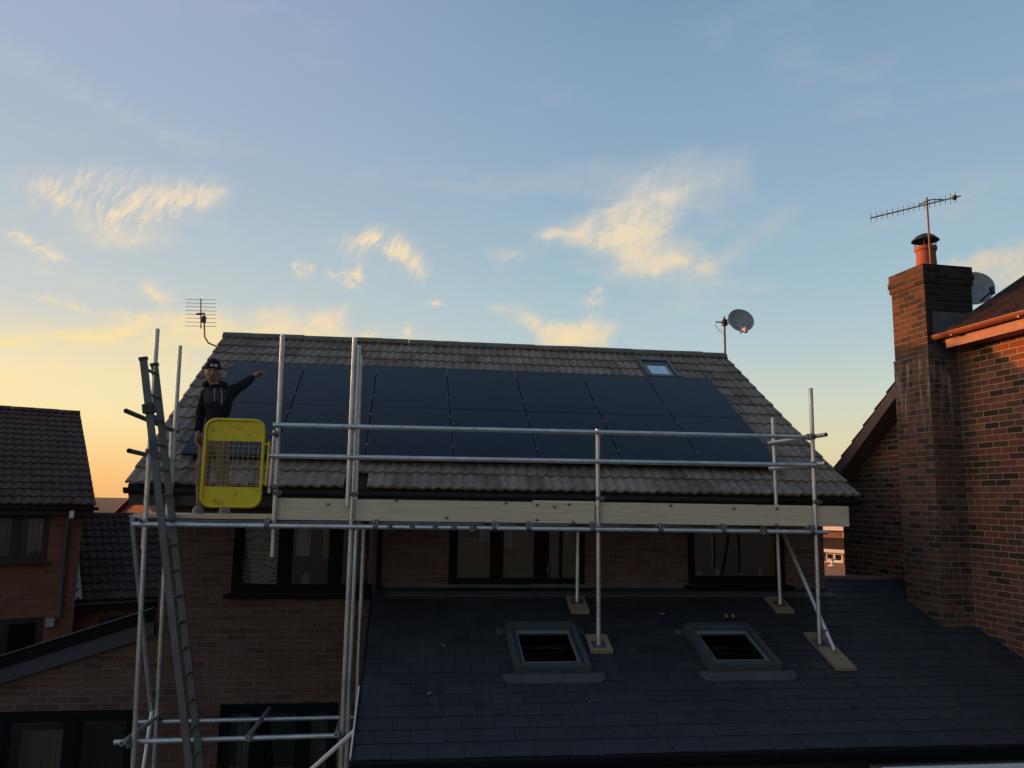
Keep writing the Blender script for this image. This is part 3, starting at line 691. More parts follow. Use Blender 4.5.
def dish_mesh(c, n, rx, ry, depth=0.07, up=(0, 0, 1)):
    """shallow offset dish: concave front, convex back, rolled rim"""
    n = Vector(n).normalized(); u = (Vector(up) - n * Vector(up).dot(n)).normalized(); s_ = n.cross(u); c = Vector(c); mb = MB(); K = 28; vs = []; rings = 6
    for side in (0, 1):
        for i in range(rings + 1):
            f = i / rings
            for k_ in range(K):
                an = 2 * PI * k_ / K; vs.append(c + s_ * (rx * f * math.cos(an)) + u * (ry * f * math.sin(an)) + n * (depth * f * f - (0.012 if side else 0)))
    fs = []; off = (rings + 1) * K
    for side in (0, 1):
        for i in range(rings):
            for k_ in range(K):
                k2 = (k_ + 1) % K; o = side * off; q = (o + i * K + k_, o + i * K + k2, o + (i + 1) * K + k2, o + (i + 1) * K + k_); fs.append(q if not side else q[::-1])
    for k_ in range(K):
        k2 = (k_ + 1) % K; fs.append((rings * K + k_, rings * K + k2, off + rings * K + k2, off + rings * K + k_))
    mb.add(vs, fs); return mb
d = thing('satellite_dish', 'grey mottled satellite dish on a pole tinted sunset red at the right end of the tiled ridge', 'satellite dish', (5.92, 14.1, 2.5))
mb = MB(); mb.tube([(5.92, 14.1, 2.35), (5.92, 14.1, 3.53)], 0.021, 12); obj('pole', mb, 'mast', d, smooth=60)
dn = Vector((0.10, -0.86, 0.30)).normalized()
obj('reflector', dish_mesh((6.235, 14.12, 3.45), dn, 0.285, 0.245, 0.06, up=(-0.45, 0, 1)), 'dish', d, smooth=50)
mb = MB(); mb.tube([(5.74, 14.07, 3.415), (6.2, 14.14, 3.41)], 0.013, 8); mb.obox((5.92, 14.09, 3.41), (1, 0, 0), (0, 1, 0), (0, 0, 1), 0.042, 0.045, 0.06); obj('bracket', mb, 'cowl', d)
mb = MB(); mb.tube([(6.22, 14.08, 3.22), (6.17, 13.74, 3.19)], 0.012, 8); mb.tube([(6.08, 14.0, 3.42), (6.165, 13.74, 3.22)], 0.006, 6); mb.tube([(6.40, 14.0, 3.40), (6.175, 13.74, 3.22)], 0.006, 6); obj('feed_arm', mb, 'cowl', d)
mb = MB(); mb.tube([(6.165, 13.70, 3.15), (6.175, 13.72, 3.25)], 0.034, 12); mb.tube([(6.17, 13.74, 3.205), (6.18, 13.84, 3.24)], 0.03, 12); obj('receiver_head', mb, 'dish_pale', d, smooth=50)
mb = MB(); mb.tube([(5.74, 14.07, 3.41), (5.72, 14.05, 3.33), (5.80, 14.06, 3.25), (5.90, 14.07, 3.2), (5.9, 14.075, 2.6)], 0.005, 6); obj('cable', mb, 'cowl', d)

# ================================================================== SCAFFOLD
sca = thing('scaffold', 'galvanised tube scaffold with pale timber toe boards along the house eaves', 'scaffold', (-2.65, 8.55, G))
TR = 0.0242; OY, IY = 8.55, 9.57
def tub(name, p0, p1, mat='galv', r=TR):
    m = MB(); m.tube([p0, p1], r, 16, hollow=True); return obj(name, m, mat, sca, smooth=45)
SZP = lambda y: SZ + (y - SY) * T
# uprights
tub('standard', (-2.46, OY - 0.03, G), (-2.615, OY - 0.03, 0.40)); tub('standard', (-2.605, OY, -0.55), (-2.65, OY + 0.02, 1.72))
tub('standard', (-2.57, IY - 0.02, G), (-2.70, IY - 0.02, 0.71)); tub('standard', (-2.655, IY, -0.5), (-2.69, IY, 1.73))
tub('standard', (-0.545, OY, G), (-0.555, OY, 0.05)); tub('standard', (-0.50, OY + 0.01, G + 0.03), (-0.50, OY + 0.01, -0.3)); tub('standard', (-0.60, OY, -0.1), (-0.605, OY, 1.71)); tub('standard', (-0.552, OY + 0.02, 0.04), (-0.56, OY + 0.02, 1.63))
tub('standard', (-0.46, IY, G), (-0.47, IY, -0.24)); tub('standard', (-0.575, IY, -0.26), (-0.60, IY, 1.70))
tub('standard', (-1.335, OY, -0.62), (-1.365, OY, 1.71))
tub('standard', (2.10, OY, SZP(OY) + 0.05), (2.09, OY, 0.79)); tub('standard', (2.075, IY - 0.05, SZP(IY - 0.05) + 0.05), (2.09, IY - 0.02, -0.24))
tub('standard', (4.61, OY, SZP(OY) + 0.05), (4.62, OY, 1.34)); tub('standard', (4.60, IY - 0.12, SZP(IY - 0.12) + 0.05), (4.605, IY - 0.07, 1.09))
# ledgers and rails
LZ = -0.305
tub('ledger', (-2.71, OY - 0.052, LZ), (0.72, OY - 0.052, LZ)); tub('ledger', (0.725, OY - 0.052, LZ), (4.72, OY - 0.052, LZ))
tub('ledger', (-2.80, IY + 0.05, LZ), (2.2, IY + 0.05, LZ)); tub('ledger', (2.205, IY + 0.05, LZ), (4.75, IY - 0.02, LZ))
tub('ledger', (-2.74, OY + 0.045, -2.41), (-0.50, OY + 0.045, -2.39)); tub('ledger', (-2.84, IY + 0.045, -2.49), (-0.40, IY + 0.045, -2.48))
tub('guard_rail', (-1.40, OY - 0.05, 0.735), (4.52, OY - 0.05, 0.765)); tub('guard_rail', (-1.42, OY - 0.05, 0.412), (4.62, OY - 0.05, 0.445))
for z, y0_, y1_ in ((0.785, OY - 0.20, IY - 0.04), (0.462, OY - 0.18, IY - 0.04)): tub('end_rail', (4.675 if z > 0.6 else 4.67, y0_, z), (4.56, y1_, z - 0.02))
tub('end_rail', (-2.74, 8.12, 0.80), (-2.73, 9.85, 0.735), 'ladder'); tub('end_rail', (-2.73, 8.27, 0.42), (-2.72, 9.75, 0.385), 'ladder')
tz = LZ + 0.05
for x in (-2.62, -1.40, -0.30, 0.95, 1.32, 2.02, 2.78, 3.50, 4.54): tub('transom', (x, OY - 0.10, tz - 0.012), (x, IY + 0.16, tz - 0.012))
tub('transom', (-2.60, OY - 0.18, -2.36), (-2.63, IY + 0.22, -2.44)); tub('transom', (-1.45, OY - 0.14, -2.345), (-1.47, IY + 0.25, -2.43)); tub('transom', (-0.60, OY - 0.1, -2.34), (-0.61, IY + 0.3, -2.43))
tub('brace', (-2.735, OY - 0.02, -0.22), (-2.70, IY + 0.02, -2.36)); tub('brace', (-2.69, IY + 0.03, -2.36), (-2.54, OY - 0.1, -4.55))
tub('brace', (4.56, 9.30, -0.27), (4.69, 8.38, SZP(8.38) + 0.06))
tub('brace', (-1.40, 8.0, -3.065), (-0.405, 8.0, -2.192), 'white', 0.021); pass
# couplers: a sleeve on the tube, two flaps and a bolt
def coupler(p, ax, ay, s_=1.0):
    m = MB(); p = Vector(p); ax, ay = Vector(ax).normalized(), Vector(ay).normalized(); az = ax.cross(ay).normalized()
    m.tube([p - ax * 0.028 * s_, p + ax * 0.028 * s_], 0.0335 * s_, 12)
    m.tube([p + az * 0.052 * s_ - ay * 0.028 * s_, p + az * 0.052 * s_ + ay * 0.028 * s_], 0.0335 * s_, 12)
    m.obox(p + az * 0.026 * s_ + ay * 0.03 * s_, ax, ay, az, 0.02 * s_, 0.02 * s_, 0.032 * s_)
    m.tube([p + ay * 0.045 * s_ - az * 0.02, p + ay * 0.045 * s_ + az * 0.085 * s_], 0.0075, 8); m.tube([p + ay * 0.045 * s_ + az * 0.07 * s_, p + ay * 0.045 * s_ + az * 0.09 * s_], 0.014, 6)
    obj('coupler', m, 'galv_dark', sca, smooth=40)
V, XX, YY = (0, 0, 1), (1, 0, 0), (0, 1, 0)
for x in (-2.63, -1.345, -0.52, 2.10, 4.61): coupler((x, OY, LZ), V, XX)
for x in (-1.355, -0.58, 2.10, 4.61):
    coupler((x, OY, 0.735 + 0.0052 * (x + 1.4)), V, XX, 0.9); coupler((x, OY, 0.412 + 0.0055 * (x + 1.4)), V, XX, 0.9)
for x in (-2.70, -0.47, 2.11, 4.61): coupler((x, IY, LZ), V, XX)
for x in (-1.40, -0.30, 0.95, 1.32, 2.02, 2.78, 3.50, 4.54): coupler((x, OY - 0.052, LZ), XX, YY, 0.9)
for p in ((-2.575, OY - 0.03, -2.41), (-2.63, IY, -2.48), (-0.545, OY, -2.39), (-0.46, IY, -2.48), (-1.45, OY + 0.045, -2.40), (-2.63, OY, 0.78), (-2.70, IY, 0.72), (-2.63, OY, 0.43), (-2.70, IY, 0.39), (4.605, IY - 0.07, 0.76), (4.605, IY - 0.07, 0.44), (4.61, OY, 0.78), (4.61, OY, 0.46), (4.66, 8.52, -1.39), (-2.70, IY, -2.18)): coupler(p, V, XX)
for x in (-1.345, -0.56, 2.095, 4.615): coupler((x, OY, 0.03), V, (0, -1, 0), 0.8)
coupler((-1.35, OY, 0.09), V, (-1, 0, 0), 0.85); coupler((-1.36, OY, 0.64), V, (-1, 0, 0), 0.85)
for x in (-0.15, 0.08, 0.32, 0.52): coupler((x, OY - 0.052, LZ + 0.005), XX, V, 0.8)
coupler((0.72, OY - 0.052, LZ), XX, V, 1.05); coupler((3.95, OY - 0.052, LZ), XX, V, 1.0)
for x, y in ((2.10, OY), (2.075, IY - 0.05), (4.61, OY), (4.60, IY - 0.12)):
    m = MB(); n_ = Vector((0, -math.sin(SP), math.cos(SP))); c = Vector((x, y, SZP(y) + 0.055)); m.obox(c, (1, 0, 0), (0, math.cos(SP), math.sin(SP)), n_, 0.07, 0.07, 0.004); m.tube([c, c + Vector((0, 0, 0.06))], 0.017, 10); obj('base_plate', m, 'galv_dark', sca)
# boards
for i in range(4):
    m = MB(); y0_ = 8.63 + i * 0.232; m.box(-2.76 + 0.03 * (i % 2), 1.1, y0_, y0_ + 0.224, -0.243, -0.205); m.box(1.105, 4.86 - 0.04 * (i % 2), y0_, y0_ + 0.224, -0.243, -0.205); obj('platform_board', m, 'timber', sca)
m = MB(); m.box(-1.35, 2.06, OY + 0.027, OY + 0.065, -0.243, -0.02); obj('toe_board', m, 'timber', sca)
m = MB(); m.box(2.075, 5.04, OY + 0.027, OY + 0.065, -0.24, -0.010); m.box(1.38, 2.074, OY + 0.067, OY + 0.070, -0.235, -0.002); obj('toe_board', m, 'timber', sca)

def sole(x0, x1, ya, yb, label):
    m = MB(); vs = [SLX(x + (0.03 * (y - ya)), y, h) for h in (0.013, 0.051) for y in (ya, yb) for x in (x0, x1)]
    m.add(vs, [(0, 2, 3, 1), (4, 5, 7, 6), (0, 1, 5, 4), (2, 6, 7, 3), (0, 4, 6, 2), (1, 3, 7, 5)])
    tag(obj('sole_board', m, 'timber_old'), label, 'board', 'sole boards under the scaffold feet')
sole(1.99, 2.23, 8.45, 8.78, 'square board offcut under the front scaffold foot between the two roof windows')
sole(4.53, 4.75, 8.08, 8.80, 'longest sole board on the slates, under the front foot with the diagonal brace')
sole(1.955, 2.175, 9.30, 9.68, 'short board under the rear scaffold foot below the middle upper window')
sole(4.48, 4.70, 9.30, 9.66, 'short board under the rear scaffold foot near the right end of the wall')

# ladder
lad = thing('ladder', 'tall dull metal ladder tied to the left end of the scaffold', 'ladder', (-1.6, 8.3, G))
lt, lb = Vector((-2.645, 8.2, 1.33)), Vector((-1.52, 8.2, G)); ld = (lt - lb).normalized(); lu = Vector((0, 1, 0)).cross(ld)
for dy in (0.0, 0.36):
    m = MB(); off = Vector((0.0, dy, 0)); m.bar(lb + off, lt + off, 0.034, 0.066, up=lu)
    m2 = Vector((0, dy, 0)); obj('stile', m, 'ladder', lad)
    m = MB(); m.obox(lt + off + ld * 0.006, ld, (0, 1, 0), lu, 0.016, 0.023, 0.04); m.obox(lb + off + ld * 0.02, ld, (0, 1, 0), lu, 0.03, 0.024, 0.04); obj('end_cap', m, 'cowl', lad)
L = (lt - lb).length; n_ = int(L / 0.254)
for i in range(n_):
    q = lb + ld * (0.2 + i * 0.254); m = MB(); m.tube([q + Vector((0, -0.014, 0)), q + Vector((0, 0.374, 0))], 0.0155, 10); obj('rung', m, 'ladder', lad, smooth=45)
m = MB(); q = lb + ld * (L * 0.852); m.obox(q + Vector((0, -0.022, 0)) + lu * -0.0, ld, (0, 1, 0), lu, 0.09, 0.003, 0.026); obj('inspection_tag', m, 'lead', lad)
m = MB(); q = lb + ld * (L * 0.918)
for i in range(7):
    a_ = i * 0.9; m.obox(q + ld * (0.012 * (i - 3)), ld, (0, 1, 0.1 * math.sin(a_)), lu, 0.008, 0.045, 0.052)
obj('rope_lashing', m, 'cowl', lad)

# swing gate
gt = thing('safety_gate', 'yellow steel ladder gate with wire mesh infill hung on a scaffold tube', 'gate', (-1.42, 8.52, -0.2))
gx0, gx1, gz0, gz1, gy = -2.065, -1.485, -0.115, 0.775, 8.50
def rrect(x0, x1, z0, z1, r, n=6):
    out = []
    for cx, cz, a0 in ((x1 - r, z1 - r, 0), (x0 + r, z1 - r, 90), (x0 + r, z0 + r, 180), (x1 - r, z0 + r, 270)):
        for i in range(n + 1): t = R(a0 + 90 * i / n); out.append((cx + r * math.cos(t), cz + r * math.sin(t)))
    return out
m = MB(); pts = rrect(gx0, gx1, gz0, gz1, 0.10); pts = pts + [pts[0], pts[1]]
m.tube([(x, gy + 0.02 * (x - gx1), z) for x, z in pts], 0.0165, 10, cap=False); obj('frame', m, 'yellow', gt, smooth=50)
def plate(za, zb, top):
    pol = [(x, z) for x, z in rrect(gx0 + 0.006, gx1 - 0.006, gz0 + 0.006, gz1 - 0.006, 0.096) if (z > za and z < zb)]
    if top: pol = [(gx1 - 0.006, za)] + pol + [(gx0 + 0.006, za)]
    else:
        left = [p for p in pol if p[0] < (gx0 + gx1) / 2]; right = [p for p in pol if p[0] >= (gx0 + gx1) / 2]; pol = [(gx0 + 0.006, zb)] + left + right + [(gx1 - 0.006, zb)]
    mm = MB(); mm.prism(pol, gy - 0.004, gy + 0.002); obj('plate', mm, 'yellow', gt)
plate(0.555, 0.80, True); plate(-0.2, 0.085, False)
m = MB(); x = gx0 + 0.03
while x < gx1 - 0.01: m.tube([(x, gy + 0.004, 0.08), (x, gy + 0.004, 0.56)], 0.0030, 6); x += 0.0505
z = 0.10
while z < 0.55: m.tube([(gx0 + 0.01, gy + 0.010, z), (gx1 - 0.01, gy + 0.010, z)], 0.0032, 6); z += 0.0505
obj('wire_mesh', m, 'wire', gt)
m = MB(); m.tube([(gx1 + 0.05, gy, 0.10), (gx1 + 0.06, gy, 0.56)], 0.012, 8)
for z in (0.13, 0.53): m.tube([(gx1, gy, z), (gx1 + 0.055, gy, z)], 0.009, 8)
obj('hinge_bar', m, 'yellow', gt, smooth=50)
m = MB(); m.tube([(gx1 + 0.085, gy + 0.02, 0.03), (gx1 + 0.10, gy + 0.02, 0.68)], 0.0165, 10)
for z in (0.09, 0.62): m.tube([(gx1 + 0.09, gy + 0.02, z), (-1.36, OY - 0.02, z)], 0.011, 8)
obj('hinge_post', m, 'galv', gt, smooth=50)

# ================================================================== NEIGHBOUR ON THE RIGHT
NA = R(3.3)
nb = thing('brick_house', 'red multi brick house with tall chimney and brown gutter, right of the scaffold', 'house', (0, 0, 0), NA)
nb.location = (0, 0, H)
E0, NC = 7.34, 8.59                                                    # flank wall, front face of the chimney breast
mb = MB()
mb.add([(E0, 4.8, G), (E0, NC, G), (E0, NC, 2.12), (E0, 4.8, 2.12)], [(0, 1, 2, 3)])
pit2 = math.tan(R(36.5)); yb0 = 11.15
mb.add([(E0 + 0.0, 9.24, G), (E0, yb0, G), (E0, yb0, 0.28), (E0, 9.24, 0.28 + (yb0 - 9.24) * pit2)], [(0, 1, 2, 3)])
mb.add([(E0, 4.8, G), (15, 4.8, G), (15, 4.8, 2.1), (11.2, 4.8, 4.6), (E0, 4.8, 2.1)], [(0, 1, 2, 3, 4)])
mb.add([(E0, yb0, G), (15, yb0, G), (15, yb0, 0.28), (E0, yb0, 0.28)], [(0, 1, 2, 3)])
mb.add([(E0, NC, G), (E0, 9.24, G), (E0, 9.24, 1.8), (E0, NC, 2.12)], [(0, 1, 2, 3)])
obj('wall', mb, 'brick_neighbour', nb, 'l')
C0, C1, CN0, CN1 = 6.94, 7.64, 8.59, 9.245
mb = MB(); mb.box(C0, C1, CN0, CN1, G, 1.9); mb.box(C0 + 0.012, C1 - 0.0, CN0 + 0.012, CN1 - 0.012, 1.9, 2.82)
mb.box(C0 - 0.004, C1 + 0.015, CN0 - 0.004, CN1 + 0.01, 2.82, 2.895); mb.box(C0 - 0.014, C1 + 0.028, CN0 - 0.014, CN1 + 0.022, 2.895, 2.97); mb.box(C0 - 0.004, C1 + 0.015, CN0 - 0.004, CN1 + 0.01, 2.97, 3.07)
ch = obj('chimney', mb, ['brick_stack', 'brick_soot_shade'], nb, 'l')
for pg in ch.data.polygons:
    if pg.normal.y < -0.5 and pg.center.z > 1.86: pg.material_index = 1  # upper front: soot, and its lack of sun painted in as darker brick
mb = MB(); cx, cy = 7.20, 8.84
mb.lathe((cx, cy, 3.02), [(0.128, 0.0), (0.118, 0.25), (0.120, 0.30), (0.136, 0.315), (0.138, 0.35), (0.128, 0.365), (0.108, 0.37), (0.11, 0.2), (0.0, 0.2)], n=28); obj('chimney_pot', mb, 'terracotta', ch, 'l', smooth=40)
mb = MB(); mb.lathe((cx, cy, 3.465), [(0.0, 0.10), (0.05, 0.095), (0.11, 0.065), (0.165, 0.01), (0.17, 0.0), (0.155, 0.005), (0.0, 0.05)], n=28)
for an in range(4): t = PI / 4 + an * PI / 2; mb.tube([(cx + 0.12 * math.cos(t), cy + 0.12 * math.sin(t), 3.39), (cx + 0.13 * math.cos(t), cy + 0.13 * math.sin(t), 3.49)], 0.008, 6)
obj('cowl', mb, 'cowl', ch, 'l', smooth=40)
mb = MB(); mb.lathe((cx, cy, 3.0), [(0.2, 0.0), (0.2, 0.075), (0.15, 0.11), (0.13, 0.11)], n=20); obj('flaunching', mb, 'ridge', ch, 'l', smooth=50)
mb = MB(); mb.box(C0 - 0.008, C1 - 0.3, CN0 - 0.010, CN0 - 0.003, 1.86, 2.02); mb.box(C0 - 0.010, C0 - 0.003, CN0 - 0.008, CN1, 1.885, 1.905); mb.box(C0 + 0.1, C1 - 0.06, CN0 - 0.006, CN0 + 0.011, 2.02, 2.45); obj('lead_flashing', mb, 'lead', ch, 'l')
# near roof: eave along the flank, slope rising to the right; written with x along the eave and turned
def turned(mb, e0, sgn=1):
    mb.v = [(e0 + y, x, z) for x, y, z in mb.v]; return mb
PN = R(33.0)
mbt = turned(roll_tiles(4.5, 8.57, 0.0, 2.11, PN, 5.0, seed=9, period=0.15, amp=0.036, step=0.018), 7.08)
nr = obj('roof', mbt, 'tile_red', nb, 'l', smooth=35)
mb = MB(); mb.prism([(7.10, 2.03), (7.10, 2.10), (11.2, 2.10 + 4.1 * math.tan(PN)), (15.2, 2.10), (15.2, 2.03)], 4.5, 8.56); obj('roof_deck', mb, 'under', nr, 'l')
mb = MB(); mb.prism([(7.10, 2.10), (7.09, 2.145), (11.25, 2.145 + 4.16 * math.tan(PN)), (11.2, 2.10 + 4.1 * math.tan(PN))], 8.565, 8.60); obj('verge_mortar', mb, 'ridge', nr, 'l')
mb = roll_tiles(7.06, 15.0, 0.0, 0.0, R(36.5), (10.95 - 8.7) / math.cos(R(36.5)), seed=12)
mb.v = [(x, 10.95 - y, z + 0.50) for x, y, z in mb.v]
rr = obj('rear_roof', mb, 'tile_red', nb, 'l', smooth=35)
mb = MB(); mb.prismx([(10.95, 0.42), (10.95, 0.49), (8.7, 0.49 + 2.25 * pit2), (8.7, 0.40 + 2.25 * pit2)], 7.08, 15.0)
obj('roof_deck', mb, 'under', rr, 'l')
mb = MB(); uy = (0, math.sin(R(36.5)), math.cos(R(36.5)))
mb.bar((7.07, 10.98, 0.375), (7.07, 9.26, 0.375 + 1.72 * pit2), 0.03, 0.15, up=uy); mb.bar((7.2, 10.95, 0.33), (7.2, 9.26, 0.33 + 1.69 * pit2), 0.24, 0.02, up=uy); obj('verge_board', mb, 'verge_brown', nb, 'l')
mb = MB(); mb.box(7.085, 7.11, 4.5, 8.45, 1.95, 2.06); mb.box(7.11, E0, 4.5, 8.45, 1.955, 1.975); obj('fascia', mb, 'brown_fascia', nb, 'l')
mb = MB(); vs = []; k = 8
for y in (4.5, 8.56):
    for j in range(k + 1): t = PI * j / k; vs.append((7.03 - math.cos(t) * 0.056, y, 2.125 - math.sin(t) * 0.06))
    for j in range(k + 1): t = PI * (k - j) / k; vs.append((7.03 - math.cos(t) * 0.050, y, 2.125 - math.sin(t) * 0.054))
mb.add(vs, [(i, (i + 1) % m_, m_ + (i + 1) % m_, m_ + i) for i in range(m_)] + [tuple(range(m_)), tuple(range(2 * m_ - 1, m_ - 1, -1))])
for y in (5.2, 6.2, 7.2, 8.2):
    mb.box(6.965, 7.09, y, y + 0.03, 2.055, 2.075)
obj('gutter', mb, 'brown_gutter', nb, 'l', smooth=40)

na = thing('television_aerial', 'long television aerial on a thin mast strapped to the red brick chimney', 'aerial', (7.2 * math.cos(NA) - 8.7 * math.sin(NA), 7.2 * math.sin(NA) + 8.7 * math.cos(NA), 3.0), NA)
def nloc(e, n, z): return (e * math.cos(NA) - n * math.sin(NA), e * math.sin(NA) + n * math.cos(NA), z)
mb = MB(); mb.tube([nloc(7.115, 8.66, 2.9), nloc(7.115, 8.66, 3.99)], 0.0125, 10); obj('mast', mb, 'mast', na, smooth=60)
b0, b1 = Vector(nloc(6.25, 8.63, 3.625)), Vector(nloc(7.60, 8.63, 4.045)); mb = MB(); mb.tube([b0, b1], 0.0085, 8); mb.tube([b0.lerp(b1, 0.53) + Vector((0, 0, 0.02)), b0.lerp(b1, 0.66) + Vector((0, 0, 0.05)), b0.lerp(b1, 0.8) + Vector((0, 0, 0.012))], 0.008, 8); obj('boom', mb, 'aerial', na, smooth=60)
for i in range(17):
    q = b0.lerp(b1, 0.012 + 0.93 * i / 16.0); h_ = 0.058 if i < 15 else 0.075; mb = MB(); mb.tube([q - Vector((0.002, 0, h_)), q + Vector((0.002, 0, h_))], 0.0042, 6); obj('rod', mb, 'aerial', na)
mb = MB(); q = b0.lerp(b1, 0.93); mb.obox(q, (1, 0, 0), (0, 1, 0), (0, 0, 1), 0.02, 0.02, 0.028); obj('connector', mb, 'cowl', na)
nd = thing('satellite_dish', 'plain grey satellite dish fixed to the right side of the red brick chimney', 'satellite dish', nloc(7.9, 8.9, 2.7), NA)
obj('reflector', dish_mesh(nloc(7.93, 8.93, 2.87), (-0.30, -0.9, 0.20), 0.27, 0.235, 0.07, up=(-0.35, 0, 1)), 'dish', nd, smooth=50)
mb = MB(); mb.tube([nloc(7.62, 8.9, 2.82), nloc(7.93, 8.97, 2.82)], 0.016, 10); mb.obox(nloc(7.66, 8.9, 2.82), (1, 0, 0), (0, 1, 0), (0, 0, 1), 0.012, 0.06, 0.06); obj('bracket', mb, 'cowl', nd)
mb = MB(); mb.tube([nloc(7.97, 8.9, 2.68), nloc(7.96, 8.62, 2.78)], 0.011, 8); mb.tube([nloc(7.955, 8.6, 2.74), nloc(7.955, 8.62, 2.83)], 0.03, 10); obj('feed_arm', mb, 'cowl', nd, smooth=50)

# ================================================================== HOUSE AND GARAGE ON THE LEFT
LA = R(26.0); lo_ = (-5.98, 15.95)
lh = thing('brick_house', 'dark roofed brick house with brown window frames at the left edge', 'house', (lo_[0], lo_[1], 0), LA)
lh.location = (lo_[0], lo_[1], H); FR[lh.name] = (Vector((lo_[0], lo_[1], 0)), LA)
LP = R(23.4); a1 = (-1.85, -0.52, -1.24, -0.37); a2 = (-1.8, -0.47, -3.35, -2.23)
mb = MB(); mb.wall(-7.5, 0, G, -0.30, 0, [a1, a2], 0.09); ry = 4.6; rz = -0.2 + 4.85 * math.tan(LP)
mb.add([(0, 0, G), (0, 9.2, G), (0, 9.2, -0.3), (0, ry, rz - 0.15), (0, 0, -0.3)], [(0, 1, 2, 3, 4)]); mb.add([(-7.5, 0, G), (-7.5, 9.2, G), (-7.5, 9.2, -0.3), (-7.5, ry, rz - 0.15), (-7.5, 0, -0.3)], [(0, 1, 2, 3, 4)]); mb.add([(-7.5, 8, G), (0, 9.2, G), (0, 9.2, -0.3), (-7.5, 8, -0.3)], [(0, 1, 2, 3)])
obj('wall', mb, 'brick_far', lh, 'l')
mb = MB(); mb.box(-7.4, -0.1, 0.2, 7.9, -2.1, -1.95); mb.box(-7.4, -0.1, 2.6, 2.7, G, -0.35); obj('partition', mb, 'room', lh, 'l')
lr = obj('roof', roll_tiles(-7.7, 0.17, -0.25, -0.225, LP, 4.85 / math.cos(LP), period=0.16, amp=0.024, gauge=0.33, seed=21), 'tile_dark', lh, 'l', smooth=35)
obj('roof_deck', gable_roof_deck(-7.68, 0.15, -0.23, -0.24, ry, rz - 0.035, 9.45, -0.24, 0.07), 'under', lr, 'l')
obj('ridge_tiles', ridge_line(-7.7, 0.17, ry, rz + 0.02, 0.1), 'tile_dark', lr, 'l', smooth=40)
mb = MB(); mb.box(-7.68, 0.15, -0.21, -0.18, -0.41, -0.26); mb.box(-7.68, 0.15, -0.18, 0, -0.41, -0.39); obj('fascia', mb, 'brown_frame', lh, 'l')
mb = MB(); vs = []
for x in (-7.7, 0.22):
    for j in range(k + 1): t = PI * j / k; vs.append((x, -0.275 - math.cos(t) * 0.056, -0.26 - math.sin(t) * 0.06))
    for j in range(k + 1): t = PI * (k - j) / k; vs.append((x, -0.275 - math.cos(t) * 0.050, -0.26 - math.sin(t) * 0.054))
mb.add(vs, [(i, (i + 1) % m_, m_ + (i + 1) % m_, m_ + i) for i in range(m_)] + [tuple(range(m_)), tuple(range(2 * m_ - 1, m_ - 1, -1))]); obj('gutter', mb, 'brown_frame', lh, 'l', smooth=40)
mb = MB(); mb.tube([(-0.22, -0.26, -0.32), (-0.22, -0.26, -0.42), (-0.24, -0.06, -0.60), (-0.24, -0.06, -2.25)], 0.036, 10); obj('downpipe', mb, 'lead', lh, 'l', smooth=60)
mb = MB(); mb.box(-0.25, -0.18, -0.31, -0.2, -0.46, -0.33); obj('pipe_collar', mb, 'white', lh, 'l')
mb = MB(); mb.box(-0.44, -0.31, -0.12, 0, -2.40, -2.26); obj('wall_box', mb, 'dish', lh, 'l')
wn, ps = window(lh, *a1, 0.02, (-1.03,), fw=0.06, mat='brown_frame')
curtain(wn, ps[1][0] + 0.1, ps[1][1] + 0.01, ps[1][2] - 0.02, ps[1][3] + 0.04, 0.16, 'curtain', 0.015, 0.08)
curtain(wn, ps[0][1] - 0.3, ps[0][1], ps[0][2] - 0.02, ps[0][3] + 0.04, 0.2, 'curtain_buff', 0.015, 0.08)
wn, ps = window(lh, *a2, 0.02, (-1.08,), fw=0.06, mat='brown_frame')
curtain(wn, ps[0][0], ps[0][1] - 0.05, ps[0][2], ps[0][3], 0.2, 'curtain_buff', 0.01, 0.1, 'blind')
ga_ = thing('garage', 'low garage with blackened tiled roof between the left house and the lean-to', 'garage', (lo_[0], lo_[1], 0), LA)
ga_.location = (lo_[0], lo_[1], H)
mb = MB(); mb.box(0.06, 7.0, 0.5, 6.2, G, -2.12); mb.prismx([(0.5, -2.12), (3.4, -0.75), (6.2, -2.12)], 0.06, 7.0); obj('wall', mb, 'brick_far', ga_, 'l')
gr_ = obj('roof', roll_tiles(0.04, 7.2, 0.28, -2.02, R(26.5), 3.1 / math.cos(R(26.5)), period=0.15, amp=0.024, gauge=0.30, seed=33), 'tile_black', ga_, 'l', smooth=35)
obj('roof_deck', gable_roof_deck(0.05, 7.15, 0.30, -2.03, 3.38, -0.495, 6.46, -2.03, 0.06), 'under', gr_, 'l')
obj('ridge_tiles', ridge_line(0.04, 7.2, 3.38, -0.475, 0.1), 'tile_black', gr_, 'l', smooth=40)
mb = MB(); mb.add([(0.012, 0.25, -2.0), (0.012, 3.3, -0.48), (0.012, 3.3, -0.37), (0.012, 0.25, -1.86), (0.14, 0.25, -1.965), (0.14, 3.3, -0.445)], [(0, 1, 2, 3), (0, 1, 5, 4)]); obj('lead_flashing', mb, 'dish_pale', gr_, 'l')
mb = MB(); mb.box(0.03, 7.1, 0.29, 0.33, -2.22, -2.08); mb.tube([(0.02, 0.24, -2.09), (7.1, 0.24, -2.09)], 0.045, 10); obj('gutter', mb, 'black_upvc', ga_, 'l')
mb = MB(); mb.box(0.5, 4.6, 0.44, 0.49, G, -2.35); obj('door', mb, 'brown_frame', ga_, 'l')

